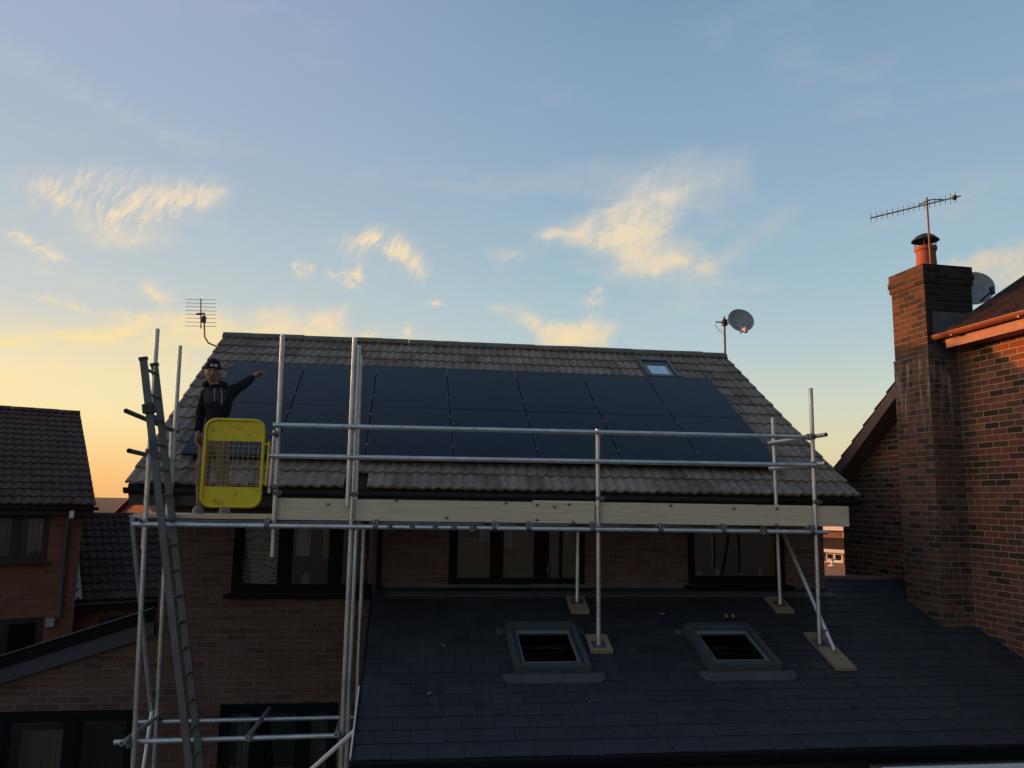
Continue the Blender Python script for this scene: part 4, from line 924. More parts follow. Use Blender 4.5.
# ================================================================== HOUSES FAR OFF
fh = thing('brick_house', 'distant brick house with brown roof seen between left house and scaffold', 'house', (-15.3, 45, 0), R(-48))
fh.location = (-15.3, 45, H)
mb = MB(); mb.prism([(0.2, G), (5.2, G), (5.2, -1.15), (2.7, 0.02), (0.2, -1.15)], 0.0, 7.0); mb.box(-3.0, 0.19, 1.5, 7.0, G, -1.1); obj('wall', mb, 'brick_far', fh, 'l')
mb = MB()
for s_ in (1, -1): mb.add([(2.7, -0.25, 0.10), (2.7, 7.2, 0.10), (2.7 + s_ * 2.8, 7.2, -1.21), (2.7 + s_ * 2.8, -0.25, -1.21), (2.7, -0.25, 0.03), (2.7 + s_ * 2.8, -0.25, -1.28)], [(0, 1, 2, 3), (0, 3, 5, 4)])
mb.add([(-3.3, 1.2, -1.15), (1.0, 1.2, -1.15), (2.0, 4.2, 0.0), (-1.2, 4.2, 0.0), (-3.3, 7.2, -1.15), (1.0, 7.2, -1.15)], [(0, 1, 2, 3), (0, 3, 4), (4, 3, 2, 5)])
obj('roof', mb, 'tile_far', fh, 'l')

shade_house = thing('brick_house', 'added unseen house beyond the left edge, blocking low sun from the scaffold', 'house', (-21.5, 16.0, 0), R(4))
shade_house.location = (-21.5, 16.0, H)  # unseen house, added to keep low sun off the scaffold and person
mb = MB(); mb.box(-3.6, 3.6, -4.0, 4.1, G, 1.2); mb.prismx([(-4.0, 1.2), (0.05, 3.9), (4.1, 1.2)], -3.6, 3.6); obj('wall', mb, 'brick_far', shade_house, 'l')
orf = obj('roof', roll_tiles(-3.8, 3.8, -4.3, 1.2, R(34), 4.35 / math.cos(R(34)), seed=41), 'tile_dark', shade_house, 'l', smooth=35)
obj('roof_deck', gable_roof_deck(-3.78, 3.78, -4.28, 1.19, 0.05, 4.1, 4.4, 1.19, 0.07), 'under', orf, 'l')
obj('ridge_tiles', ridge_line(-3.8, 3.8, 0.05, 4.14), 'tile_dark', orf, 'l', smooth=40)
window(shade_house, -2.4, -0.9, -1.0, 0.1, -4.04, (-1.6,), mat='brown_frame', name='window'); window(shade_house, 0.9, 2.4, -1.0, 0.1, -4.04, (1.6,), mat='brown_frame', name='window')

far_o = Vector((22.4, 40.0, 0)); far_r = R(-52)
gh = thing('terraced_house', 'sunlit house with white framed window seen in gap left of the brick neighbour', 'house', far_o, far_r)
gh.location = (far_o.x, far_o.y, H)
mb = MB(); fw_ = (-0.30, 0.62, -2.95, -2.48)
mb.wall(-5, 5, G, -2.36, 0, [fw_], 0.06); mb.wall(-5, 5, -1.76, -1.22, 0.9, [(0.30, 0.62, -1.72, -1.30)], 0.05); mb.box(-5, 5, 0.91, 7, G, -1.25); obj('wall', mb, 'brick_pale', gh, 'l')
mb = MB(); mb.prismx([(-0.35, -2.36), (-0.35, -2.28), (0.9, -1.74), (0.9, -1.82)], -5.1, 5.1); mb.prismx([(0.55, -1.22), (0.55, -1.13), (3.9, 0.6), (7.3, -1.13), (7.3, -1.22)], -5.1, 5.1); obj('roof', mb, 'tile_red', gh, 'l')
mb = MB(); mb.box(-5.1, 5.1, 0.46, 0.54, -1.34, -1.13); mb.box(-5.1, 5.1, -0.42, -0.36, -2.46, -2.29); obj('fascia', mb, 'white', gh, 'l')
window(gh, *fw_, -0.01, (0.16,), fw=0.09, mat='white', sash=False, depth=0.06); window(gh, 0.30, 0.62, -1.72, -1.30, 0.9, (), fw=0.05, mat='white', sash=False, sill=False)
mb = MB(); mb.box(-1.3, -0.36, -0.06, -0.01, -3.0, -2.46); obj('render_panel', mb, 'white', gh, 'l')
ff = thing('garden_fence', 'grey slatted timber fence below the sunlit distant house', 'fence', far_o + Vector((-1.3, -1.6, 0)), far_r)
fo = far_o + Vector((-1.3, -1.6, 0)); ff.location = (fo.x, fo.y, H)
mb = MB(); z = -4.6
while z < -3.15: mb.box(-5, 5, 0, 0.03, z, z + 0.14); z += 0.155
obj('slat_panel', mb, 'fence_wood', ff, 'l')
for x in (-4, -2, 0, 2, 4):
    mb = MB(); mb.box(x - 0.05, x + 0.05, 0.03, 0.13, G, -3.02); obj('post', mb, 'fence_wood', ff, 'l')
orn = MB(); oc = fo + Vector((0.22, -0.40, -3.02))
orn.lathe(oc, [(0.0, 0.0), (0.22, 0.0), (0.20, 0.03), (0.05, 0.08), (0.045, 0.25), (0.17, 0.31), (0.2, 0.36), (0.0, 0.33)], n=16)
tag(obj('bird_bath', orn, 'white', smooth=40), 'small white pedestal bird bath on top of the distant grey fence', 'bird bath')

# ================================================================== PERSON ON THE PLATFORM
def skin_mesh(joints, edges, subdiv=2, root=None):
    me = bpy.data.meshes.new('tmp'); names = list(joints); idx = {n: i for i, n in enumerate(names)}
    me.from_pydata([joints[n][0] for n in names], [(idx[a], idx[b]) for a, b in edges], [])
    o = bpy.data.objects.new('tmp', me); COL.objects.link(o)
    o.modifiers.new('s', 'SKIN').use_smooth_shade = True
    for n in names:
        r = joints[n][1]; sv = me.skin_vertices[0].data[idx[n]]; sv.radius = r if isinstance(r, tuple) else (r, r); sv.use_root = (n == root)
    s_ = o.modifiers.new('d', 'SUBSURF'); s_.levels = subdiv; s_.render_levels = subdiv
    dg = bpy.context.evaluated_depsgraph_get(); ev = o.evaluated_get(dg); m2 = ev.to_mesh()
    mb = MB(); mb.add([tuple(v.co) for v in m2.vertices], [tuple(p.vertices) for p in m2.polygons]); ev.to_mesh_clear()
    bpy.data.objects.remove(o); bpy.data.meshes.remove(me)
    return mb
def ellipsoid(c, rx, ry, rz, f=None, nu=24, nv=16, ax=None):
    mb = MB(); vs = []; c = Vector(c)
    X_, Y_, Z_ = ax or (Vector((1, 0, 0)), Vector((0, 1, 0)), Vector((0, 0, 1)))
    for j in range(nv + 1):
        th = PI * j / nv
        for i in range(nu):
            ph = 2 * PI * i / nu; d = Vector((math.sin(th) * math.cos(ph), math.sin(th) * math.sin(ph), math.cos(th))); q = Vector((d.x * rx, d.y * ry, d.z * rz))
            if f: q = f(d, q)
            vs.append(c + X_ * q.x + Y_ * q.y + Z_ * q.z)
    fs = [(j * nu + i, j * nu + (i + 1) % nu, (j + 1) * nu + (i + 1) % nu, (j + 1) * nu + i) for j in range(nv) for i in range(nu)]
    mb.add(vs, fs); return mb
pe = thing('person', 'person in black hoodie, beanie and tan trousers standing on the platform pointing at panels', 'person', (-2.1, 9.1, -0.205))
hd = Vector((-2.185, 9.08, 1.365)); fz = R(14)                          # head turned a little towards its left hand
fx = Vector((math.cos(fz), math.sin(fz), 0)); fy = Vector((-math.sin(fz), math.cos(fz), 0)); fzv = Vector((0.02, 0.03, 1)).normalized()
def face(d, q):
    if d.y < 0:                                                         # front of the skull: flatten, brow, nose, chin
        q.y *= 0.94
        if abs(d.x) < 0.16 and -0.42 < d.z < 0.12: q.y -= 0.024 * (1 - abs(d.x) / 0.16) * (0.35 + 0.65 * (0.12 - d.z) / 0.54)
        if 0.05 < d.z < 0.25 and abs(d.x) < 0.6: q.y -= 0.004
        if -0.12 < d.z < 0.06 and 0.16 < abs(d.x) < 0.55: q.y += 0.006
    if d.z < -0.35: q.x *= 1 - 0.28 * (-0.35 - d.z); 
    if d.z < -0.6 and d.y < 0: q.y -= 0.012
    return q
J = {'pel': ((-2.11, 9.12, 0.70), 0.085), 'spine': ((-2.115, 9.13, 0.92), 0.075), 'chest': ((-2.13, 9.13, 1.07), 0.07), 'neck': ((-2.165, 9.12, 1.215), 0.055), 'skull': ((-2.185, 9.10, 1.34), 0.06),
     'shR': ((-2.28, 9.14, 1.11), 0.045), 'elR': ((-2.305, 9.18, 0.86), 0.034), 'wrR': ((-2.29, 9.06, 0.65), 0.028), 'haR': ((-2.275, 9.03, 0.585), 0.034),
     'shL': ((-1.99, 9.15, 1.115), 0.045), 'elL': ((-1.905, 9.345, 1.262), 0.036), 'wrL': ((-1.815, 9.55, 1.405), 0.028), 'haL': ((-1.785, 9.60, 1.44), 0.034),
     'hipR': ((-2.195, 9.12, 0.58), 0.07), 'knR': ((-2.215, 9.08, 0.25), 0.05), 'anR': ((-2.20, 9.13, -0.12), 0.04), 'hipL': ((-2.03, 9.12, 0.58), 0.07), 'knL': ((-2.01, 9.08, 0.25), 0.05), 'anL': ((-1.985, 9.13, -0.12), 0.04)}
ED = [('pel', 'spine'), ('spine', 'chest'), ('chest', 'neck'), ('neck', 'skull'), ('chest', 'shR'), ('shR', 'elR'), ('elR', 'wrR'), ('wrR', 'haR'), ('chest', 'shL'), ('shL', 'elL'), ('elL', 'wrL'), ('wrL', 'haL'),
      ('pel', 'hipR'), ('hipR', 'knR'), ('knR', 'anR'), ('pel', 'hipL'), ('hipL', 'knL'), ('knL', 'anL')]
body = skin_mesh(J, ED, 2, 'pel')
def merge(a, b, mi=0): a.add(b.v, b.f, mi)
merge(body, ellipsoid(hd, 0.076, 0.095, 0.118, face, 40, 30, (fx, fy, fzv)))
for s_ in (-1, 1):                                                     # ears, eyes
    merge(body, ellipsoid(hd + fx * (0.077 * s_) + fy * 0.012 + fzv * -0.01, 0.010, 0.02, 0.031, None, 10, 8, (fx, fy, fzv)))
    merge(body, ellipsoid(hd + fx * (0.030 * s_) + fy * -0.0835 + fzv * 0.004, 0.0125, 0.008, 0.0075, None, 12, 8, (fx, fy, fzv)), 1)
merge(body, ellipsoid(hd + fy * -0.089 + fzv * -0.062, 0.023, 0.010, 0.0075, None, 12, 8, (fx, fy, fzv)), 2)
def hand(w, d, palm_n, curl, point=False):
    """palm, four fingers of unequal length and a thumb; d: wrist to knuckles, palm_n: out of the palm"""
    d = Vector(d).normalized(); pn = Vector(palm_n); pn = (pn - d * pn.dot(d)).normalized(); sd = d.cross(pn); w = Vector(w)
    pm = ellipsoid(w + d * 0.05, 0.046, 0.056, 0.022, None, 14, 10, (sd, d, pn)); merge(body, pm)
    for i, Lf in enumerate((0.085, 0.070, 0.066, 0.054)):
        b = w + d * 0.078 + sd * (0.034 - 0.0232 * i); c = 0.04 if (point and i == 0) else curl; pts = [b - d * 0.02, b]; dd = d.copy(); p = b
        for s_, fr in enumerate((0.45, 0.31, 0.24)):
            dd = (dd * math.cos(c) + pn * math.sin(c)).normalized(); p = p + dd * (Lf * fr); pts.append(p); c *= 1.05
        f = MB(); f.tube(pts, [0.0115, 0.0115, 0.011, 0.0098, 0.008], 8); merge(body, f)
    b = w + d * 0.02 + sd * 0.03; f = MB(); f.tube([b, b + sd * 0.022 + d * 0.018 + pn * 0.008, b + sd * 0.026 + d * 0.045 + pn * 0.02, b + sd * 0.018 + d * 0.064 + pn * 0.026], [0.012, 0.0115, 0.010, 0.008], 8); merge(body, f)
hand(J['wrL'][0], (0.55, 0.55, 0.45), (0.3, -0.2, -0.9), 1.45, True)
hand(J['wrR'][0], (0.10, -0.25, -1), (0.9, -0.2, 0.05), 0.35)
obj('body', body, ['skin', 'eye', 'lip'], pe, smooth=60)
KJ = {'hem': ((-2.11, 9.12, 0.70), (0.142, 0.108)), 'waist': ((-2.105, 9.125, 0.84), (0.140, 0.108)), 'chest': ((-2.125, 9.13, 1.06), (0.138, 0.115)), 'col': ((-2.16, 9.125, 1.20), (0.082, 0.082)), 'col2': ((-2.168, 9.12, 1.235), (0.078, 0.082)),
      'shR': ((-2.262, 9.14, 1.11), 0.074), 'elR': ((-2.305, 9.18, 0.86), 0.056), 'wrR': ((-2.295, 9.07, 0.675), 0.045),
      'shL': ((-2.0, 9.15, 1.125), 0.074), 'elL': ((-1.905, 9.345, 1.262), 0.06), 'wrL': ((-1.82, 9.535, 1.39), 0.043)}
hood = skin_mesh(KJ, [('hem', 'waist'), ('waist', 'chest'), ('chest', 'col'), ('col', 'col2'), ('chest', 'shR'), ('shR', 'elR'), ('elR', 'wrR'), ('chest', 'shL'), ('shL', 'elL'), ('elL', 'wrL')], 2, 'hem')
rgp = random.Random(4)
from mathutils import noise as mn
hood.v = [tuple(Vector(v) + Vector((mn.noise(Vector(v) * 9), mn.noise(Vector(v) * 9 + Vector((5, 0, 0))), mn.noise(Vector(v) * 7))) * 0.009 + Vector((mn.noise(Vector(v) * 22), mn.noise(Vector(v) * 20 + Vector((2, 3, 0))), 0)) * 0.007) for v in hood.v]
hood.mi = [1 if (sum(hood.v[i][2] for i in f) / len(f) > 1.03 and sum(hood.v[i][2] for i in f) / len(f) < 1.16 and sum(hood.v[i][1] for i in f) / len(f) < 9.09 and -2.24 < sum(hood.v[i][0] for i in f) / len(f) < -2.02) else 0 for f in hood.f]
hoodie = obj('hoodie', hood, ['hoodie', 'hoodie_grey'], pe, smooth=70)
m = MB(); vs = []
for j in range(9):                                                     # fallen hood: a thick roll round the neck
    t = R(-40 + 260 * j / 8); vs.append((-2.17 + 0.105 * math.cos(t), 9.15 + 0.09 * math.sin(t), 1.225 + 0.02 * math.sin(t)))
m.tube(vs, [0.02, 0.034, 0.042, 0.048, 0.05, 0.048, 0.042, 0.034, 0.02], 10); obj('hood', m, 'hoodie', hoodie, smooth=60)
for dx, L_ in ((-0.035, 0.15), (0.035, 0.19)):
    m = MB(); m.tube([(-2.10 + dx, 9.015, 1.17), (-2.085 + dx * 1.1, 8.985, 1.10), (-2.08 + dx * 1.2, 8.983, 1.17 - L_)], 0.0042, 8); obj('drawstring', m, 'cord', hoodie)
TJ = {'wst': ((-2.11, 9.12, 0.74), (0.135, 0.105)), 'pel': ((-2.11, 9.12, 0.65), (0.14, 0.11)), 'hipR': ((-2.195, 9.12, 0.56), 0.098), 'knR': ((-2.215, 9.075, 0.25), 0.076), 'shR': ((-2.21, 9.11, 0.05), 0.07), 'anR': ((-2.20, 9.12, -0.15), 0.072),
      'hipL': ((-2.03, 9.12, 0.56), 0.098), 'knL': ((-2.01, 9.075, 0.25), 0.076), 'shL': ((-1.995, 9.11, 0.05), 0.07), 'anL': ((-1.985, 9.12, -0.15), 0.072)}
tr = skin_mesh(TJ, [('wst', 'pel'), ('pel', 'hipR'), ('hipR', 'knR'), ('knR', 'shR'), ('shR', 'anR'), ('pel', 'hipL'), ('hipL', 'knL'), ('knL', 'shL'), ('shL', 'anL')], 2, 'pel')
tr.v = [tuple(Vector(v) + Vector((mn.noise(Vector(v) * 11), mn.noise(Vector(v) * 11 + Vector((3, 1, 0))), 0)) * 0.012) for v in tr.v]
obj('trousers', tr, 'trouser', pe, smooth=70)
for x, tw in ((-2.205, -0.02), (-1.98, 0.03)):
    def ft(d, q):
        if d.z < -0.25: q.z = -0.25 * 0.055
        if d.y > 0.2: q.z *= 1.35
        return q
    m = ellipsoid((x + tw, 9.06, -0.172), 0.05, 0.145, 0.06, ft, 20, 14); m.v = [(a_, b_, max(c_, -0.2035)) for a_, b_, c_ in m.v]; sh = obj('shoe', m, 'shoe', pe, smooth=50)
    m = MB(); m.lathe((x + tw, 9.06, -0.2045), [(0.0, 0.0), (0.052, 0.0), (0.052, 0.022), (0.0, 0.022)], n=20); m.v = [(a_, 9.06 + (b_ - 9.06) * 2.8, c_) for a_, b_, c_ in m.v]; obj('sole', m, 'cord', sh, smooth=30)
def cap(d, q):
    if d.z < -0.05: q.z = -0.05 * 0.12 + (d.z + 0.05) * 0.02
    return q
m = ellipsoid(hd + fzv * 0.030 + fy * 0.008, 0.086, 0.104, 0.120, cap, 28, 18, (fx, fy, fzv)); bn = obj('beanie', m, 'beanie', pe, smooth=60)
m = MB(); rim = []
for j in range(25): t = 2 * PI * j / 24; rim.append(hd + fzv * (0.042 + 0.012 * math.sin(t)) + fy * 0.008 + fx * (0.083 * math.cos(t)) + fy * (0.101 * math.sin(t)))
m.tube(rim, 0.0115, 8, cap=False); obj('cuff', m, 'beanie', bn, smooth=60)
m = MB(); pa = []
for j in range(7): t = R(-90 - 24 + 48 * j / 6 + 6); pa.append(hd + fy * 0.008 + fx * (0.096 * math.cos(t)) + fy * (0.1145 * math.sin(t)) + fzv * 0.038)
vs = [p for q in pa for p in (q, q + fzv * 0.034 - fy * -0.006)]
m.add(vs, [(2 * i, 2 * i + 2, 2 * i + 3, 2 * i + 1) for i in (0, 1, 3, 4, 5)]); obj('patch', m, 'patch', bn)

# a few leaves blown on to the slates
for i, (x, y, lab) in enumerate(((3.03, 9.27, 'curled dry leaf on the slates up the slope left of the right roof window'), (3.80, 9.20, 'pair of dry leaves on the slates just above the right roof window'), (0.45, 8.62, 'tiny pale leaf on the slates far left of the roof windows'), (0.28, 7.78, 'small pale leaf on the lower left slates near the eave'))):
    m = MB(); s_ = 0.05 if i < 2 else 0.03; an = i * 1.3
    for q in range(2 if i == 1 else 1):
        vs = []
        for j in range(9):
            t = 2 * PI * j / 8; rx = s_ * math.cos(t); ry_ = s_ * 0.45 * math.sin(t); vs.append(SLX(x + q * 0.08 + rx * math.cos(an) - ry_ * math.sin(an), y + rx * math.sin(an) + ry_ * math.cos(an), 0.02 + 0.4 * abs(rx) + 0.2 * abs(ry_)))
        m.add(vs[:8] + [SLX(x + q * 0.08, y, 0.018)], [(j, (j + 1) % 8, 8) for j in range(8)])
    tag(obj('fallen_leaf', m, 'leaf'), lab, 'leaf', 'leaves on the slate roof')

# ================================================================== GROUND
mb = MB(); mb.add([(-900, -900, G), (900, -900, G), (900, 900, G), (-900, 900, G)], [(0, 1, 2, 3)]); g = obj('ground', mb, 'grass'); g['kind'] = 'structure'
mb = MB(); mb.add([(-6.5, 5.0, G + 0.004), (6.8, 5.0, G + 0.004), (6.8, 10.0, G + 0.004), (-6.5, 10.0, G + 0.004)], [(0, 1, 2, 3)]); g = obj('patio', mb, 'paving'); g['kind'] = 'structure'

# ================================================================== SKY AND SUN
SAZ, SEL = R(-62.0), R(4.2)                                             # azimuth from +y (negative = left), elevation
sdir = Vector((math.sin(SAZ) * math.cos(SEL), math.cos(SAZ) * math.cos(SEL), math.sin(SEL)))
wd = bpy.data.worlds.new('World'); sc.world = wd; wd.use_nodes = True
t = NT(wd.node_tree); bg = t.n['Background']
dirv = t.tc('Generated'); dx, dy, dz = t.sep(dirv)
el = t.math('MULTIPLY', t.math('ARCSINE', dz), 180 / PI)
az = t.math('MULTIPLY', t.math('ARCTAN2', dx, dy), 180 / PI)            # degrees right of +y
hl = t.math('MAXIMUM', t.math('SQRT', t.math('ADD', t.math('MULTIPLY', dx, dx), t.math('MULTIPLY', dy, dy))), 0.001)
cs = t.math('DIVIDE', t.math('ADD', t.math('MULTIPLY', dx, sdir.x / math.cos(SEL)), t.math('MULTIPLY', dy, sdir.y / math.cos(SEL))), hl)
ef = t.math('DIVIDE', t.math('ADD', el, 2.0), 92.0)
def er(lst): return [(((e + 2.0) / 92.0), srgb(*c)) for e, c in lst]
rA = t.ramp(ef, er([(-2, (250, 172, 112)), (1, (255, 196, 124)), (3, (255, 216, 148)), (5, (254, 230, 172)), (7.5, (247, 230, 186)), (10, (228, 219, 194)), (11.8, (207, 209, 204)), (14, (200, 206, 206)), (17, (187, 199, 206)), (21, (174, 190, 205)), (26, (164, 182, 205)), (34, (160, 173, 202)), (60, (122, 144, 176)), (90, (104, 126, 156))]))
rB = t.ramp(ef, er([(-2, (224, 190, 150)), (1, (230, 206, 160)), (4, (226, 217, 178)), (7, (210, 217, 200)), (11, (182, 204, 209)), (16, (162, 192, 207)), (22, (149, 178, 201)), (28, (137, 167, 194)), (34, (123, 156, 186)), (60, (106, 134, 164)), (90, (104, 126, 156))]))
rC = t.ramp(ef, er([(-2, (66, 66, 78)), (3, (84, 82, 94)), (8, (104, 99, 108)), (15, (104, 108, 123)), (30, (98, 112, 133)), (60, (98, 118, 146)), (90, (104, 126, 156))]))
sky = t.mix(t.mapr(cs, 0.12, 0.90, smooth=True), rB, rA)
sky = t.mix(t.mapr(cs, -0.25, -0.95, smooth=True), sky, rC)
# --- clouds, laid out over the sky by compass bearing and height
PXC = []
CA = dict(f=790.0, pi=R(8.34), ro=R(0.94), ya=R(7.47))
_cy, _sy, _cp, _sp = math.cos(CA['ya']), math.sin(CA['ya']), math.cos(CA['pi']), math.sin(CA['pi'])
fwd = Vector((_sy * _cp, _cy * _cp, _sp)); r0 = Vector((_cy, -_sy, 0)); u0 = r0.cross(fwd)
rt = r0 * math.cos(CA['ro']) + u0 * math.sin(CA['ro']); up = u0 * math.cos(CA['ro']) - r0 * math.sin(CA['ro'])
# every cloud: texture, density, softness in degrees, outline as (bearing, height) in degrees
CL = [
 ('fib', 0.78, 1.15, [(-26.4,17.87),(-24.77,19.0),(-22.86,19.76),(-22.04,20.3),(-20.0,20.82),(-18.42,20.48),(-15.92,21.03),(-14.28,21.03),(-13.24,20.53),(-14.77,18.87),(-16.03,18.37),(-17.54,17.43),(-19.31,16.51),(-21.09,16.35),(-22.59,16.79),(-24.06,17.44)]),
 ('fib', 0.35, 0.90, [(-26.96,19.23),(-23.77,20.24),(-20.27,20.52),(-21.29,18.58),(-25.18,17.53),(-26.78,17.49)]),
 ('sof', 0.45, 0.60, [(-23.34,15.72),(-19.37,17.14),(-16.39,17.27),(-15.88,16.42),(-20.43,15.57)]),
 ('fin', 0.75, 0.40, [(-26.62,15.85),(-25.29,15.92),(-23.28,15.11),(-22.54,14.42),(-24.04,14.24),(-25.75,15.17),(-26.56,15.26)]),
 ('fin', 0.25, 0.50, [(-26.23,14.59),(-24.31,14.19),(-23.14,13.57),(-20.27,13.67),(-19.31,12.83),(-21.97,13.11),(-25.32,13.41)]),
 ('fib', 0.30, 0.90, [(-7.01,18.24),(-5.1,18.61),(-3.58,17.14),(-0.98,15.9),(-3.9,16.21),(-6.09,16.94)]),
 ('fib', 0.78, 0.80, [(-5.29,18.05),(-3.32,19.3),(-1.48,19.23),(0.04,18.2),(1.21,16.5),(0.8,15.56),(-1.0,16.53),(-2.86,17.19),(-4.29,16.88)]),
 ('fin', 0.80, 0.35, [(-8.86,16.22),(-8.19,16.62),(-7.03,16.1),(-7.21,15.4),(-8.38,15.16)]),
 ('fin', 0.75, 0.40, [(-6.52,15.8),(-4.96,15.85),(-3.9,16.28),(-3.22,15.55),(-4.26,14.64),(-5.64,15.17)]),
 ('sof', 1.05, 0.35, [(-24.23,12.16),(-23.31,12.35),(-22.17,12.2),(-21.13,11.44),(-22.05,11.51),(-22.98,11.77),(-23.98,11.88)]),
 ('fin', 0.70, 0.45, [(-21.38,11.66),(-19.52,11.83),(-16.59,11.64),(-17.54,11.14),(-20.65,11.24)]),
 ('sof', 0.75, 0.35, [(-18.58,13.57),(-17.57,13.97),(-15.94,12.97),(-16.27,12.4),(-17.47,12.66)]),
 ('sof', 1.0, 0.80, [(-28.0,9.25),(-20.61,10.8),(-17.11,11.98),(-13.67,12.67),(-11.01,12.31),(-7.92,11.86),(-4.25,11.53),(-5.04,10.21),(-14.42,9.56),(-20.5,9.45),(-27.9,8.19)]),
 ('sof', 0.50, 0.80, [(-27.84,7.59),(-22.69,8.52),(-15.68,9.59),(-13.05,8.31),(-19.13,6.98),(-27.66,5.82)]),
 ('sof', 0.75, 0.50, [(-11.5,12.68),(-9.03,13.3),(-7.83,12.84),(-4.79,13.83),(-4.3,12.52),(-4.66,11.08),(-9.9,10.74)]),
 ('sof', 0.60, 0.30, [(-8.27,13.23),(-5.86,12.56),(-4.76,11.79),(-5.45,11.46),(-7.24,12.19)]),
 ('fin', 0.85, 0.35, [(-3.81,11.13),(-3.0,12.1),(-2.25,11.43),(-2.65,10.76)]),
 ('fin', 0.80, 0.35, [(-1.22,10.83),(-0.26,12.45),(0.66,11.2),(0.54,10.47)]),
 ('fin', 0.70, 0.30, [(1.07,14.01),(2.02,14.26),(2.55,14.07),(1.9,13.61)]),
 ('sof', 0.88, 1.15, [(9.1,18.97),(9.99,19.67),(11.27,19.74),(13.14,20.55),(15.39,21.79),(17.48,22.59),(19.24,22.69),(20.68,21.53),(19.64,20.18),(19.04,18.84),(20.61,17.73),(21.87,16.83),(22.47,15.77),(20.42,15.45),(17.56,15.84),(14.48,16.19),(15.08,17.38),(13.15,17.9),(10.9,18.62)]),
 ('fib', 0.45, 0.90, [(10.9,19.25),(13.89,20.05),(16.87,20.99),(18.71,20.91),(18.31,18.53),(15.37,17.79),(12.78,18.26)]),
 ('fin', 0.55, 0.30, [(9.1,18.83),(9.77,19.53),(11.05,19.39),(10.9,18.69)]),
 ('sof', 0.80, 0.45, [(15.37,17.58),(17.58,18.21),(19.16,16.97),(18.28,15.88),(15.73,16.24)]),
 ('sof', 0.32, 1.10, [(13.14,21.78),(16.52,23.7),(20.59,24.46),(24.5,23.47),(24.65,21.49),(21.59,20.53),(19.08,21.9)]),
 ('sof', 0.28, 0.30, [(20.47,18.22),(22.77,19.24),(22.62,18.98),(20.75,17.93)]),
 ('sof', 0.28, 0.70, [(21.51,16.85),(24.36,18.72),(27.36,20.38),(28.01,19.85),(25.71,17.73),(23.26,16.34)]),
 ('sof', 0.25, 0.50, [(21.14,15.83),(26.3,15.19),(26.34,14.5),(22.18,14.88)]),
 ('fin', 0.30, 0.50, [(5.13,17.92),(7.9,18.19),(8.52,17.13),(6.28,16.67)]),
 ('sof', 0.80, 0.60, [(5.59,13.8),(8.12,13.99),(10.06,13.22),(11.69,12.65),(13.16,13.43),(15.21,12.7),(14.33,10.84),(9.5,10.69),(8.59,12.27)]),
 ('sof', 0.50, 0.35, [(10.95,12.64),(13.16,13.0),(13.89,11.2),(10.96,10.99)]),
 ('fin', 0.50, 0.40, [(12.42,14.29),(13.75,15.71),(14.48,14.7),(14.04,13.42)]),
 ('sof', 0.80, 0.60, [(36.64,15.37),(38.65,15.85),(42.18,16.4),(43.07,14.59),(41.96,13.38),(39.86,13.35),(38.29,14.54)]),
 ('sof', 0.35, 0.30, [(37.58,19.4),(39.73,19.63),(39.72,19.4),(38.02,19.14)]),
 ('sof', 0.22, 0.40, [(31.64,18.02),(33.22,18.47),(36.56,18.88),(36.54,18.58),(33.82,18.14)]),
 ('sof', 0.18, 0.80, [(-28.91,27.2),(-24.39,26.28),(-18.11,24.16),(-11.4,23.39),(-15.36,22.15),(-22.96,23.72),(-28.66,25.08)]),
]
import numpy as np
PD = 16.0; A0, A1, E0_, E1_ = -62.0, 62.0, -2.0, 48.0
NX, NY = int((A1 - A0) * PD), int((E1_ - E0_) * PD)
ga, ge = np.meshgrid(A0 + (np.arange(NX) + 0.5) / PD, E0_ + (np.arange(NY) + 0.5) / PD)
ga = ga.astype(np.float32); ge = ge.astype(np.float32)
def vnoise(x, y, seed):
    rs = np.random.RandomState(seed); g = rs.rand(256, 256).astype(np.float32)
    xi = np.floor(x).astype(np.int32); yi = np.floor(y).astype(np.int32); fx_ = x - xi; fy_ = y - yi
    fx_ = fx_ * fx_ * fx_ * (fx_ * (fx_ * 6 - 15) + 10); fy_ = fy_ * fy_ * fy_ * (fy_ * (fy_ * 6 - 15) + 10)
    x0 = xi & 255; x1 = (xi + 1) & 255; y0 = yi & 255; y1 = (yi + 1) & 255
    return (g[y0, x0] * (1 - fx_) + g[y0, x1] * fx_) * (1 - fy_) + (g[y1, x0] * (1 - fx_) + g[y1, x1] * fx_) * fy_
def fbm(x, y, seed, octv=5, gain=0.55):
    o = np.zeros_like(x); a_ = 1.0; tot = 0.0
    for i in range(octv):
        o += a_ * vnoise(x + 17.3 * i, y + 9.1 * i, seed + i); tot += a_; a_ *= gain; x = x * 2.03; y = y * 2.03
    return o / tot
def turn(x, y, deg):
    c, s_ = math.cos(R(deg)), math.sin(R(deg)); return c * x + s_ * y, -s_ * x + c * y
w1_ = fbm(ga * 0.5, ge * 0.5, 1, 4) - 0.5; w2_ = fbm(ga * 0.5, ge * 0.5, 11, 4) - 0.5
wa, we = ga + 1.1 * w1_, ge + 0.9 * w2_
fu_, fv_ = turn(wa, we, 64); TX = {}
TX['fib'] = 0.42 * fbm(fu_ * 0.45, fv_ * 2.0, 21, 5, 0.6) + 0.33 * fbm(fu_ * 1.1, fv_ * 6.0, 25, 4, 0.6) + 0.25 * fbm(wa * 0.8, we * 1.1, 23, 6, 0.65)
fu_, fv_ = turn(wa, we, 24)
TX['sof'] = 0.7 * fbm(fu_ * 0.33, fv_ * 1.0, 31, 6, 0.55) + 0.3 * fbm(wa * 1.1, we * 1.1, 33, 5)
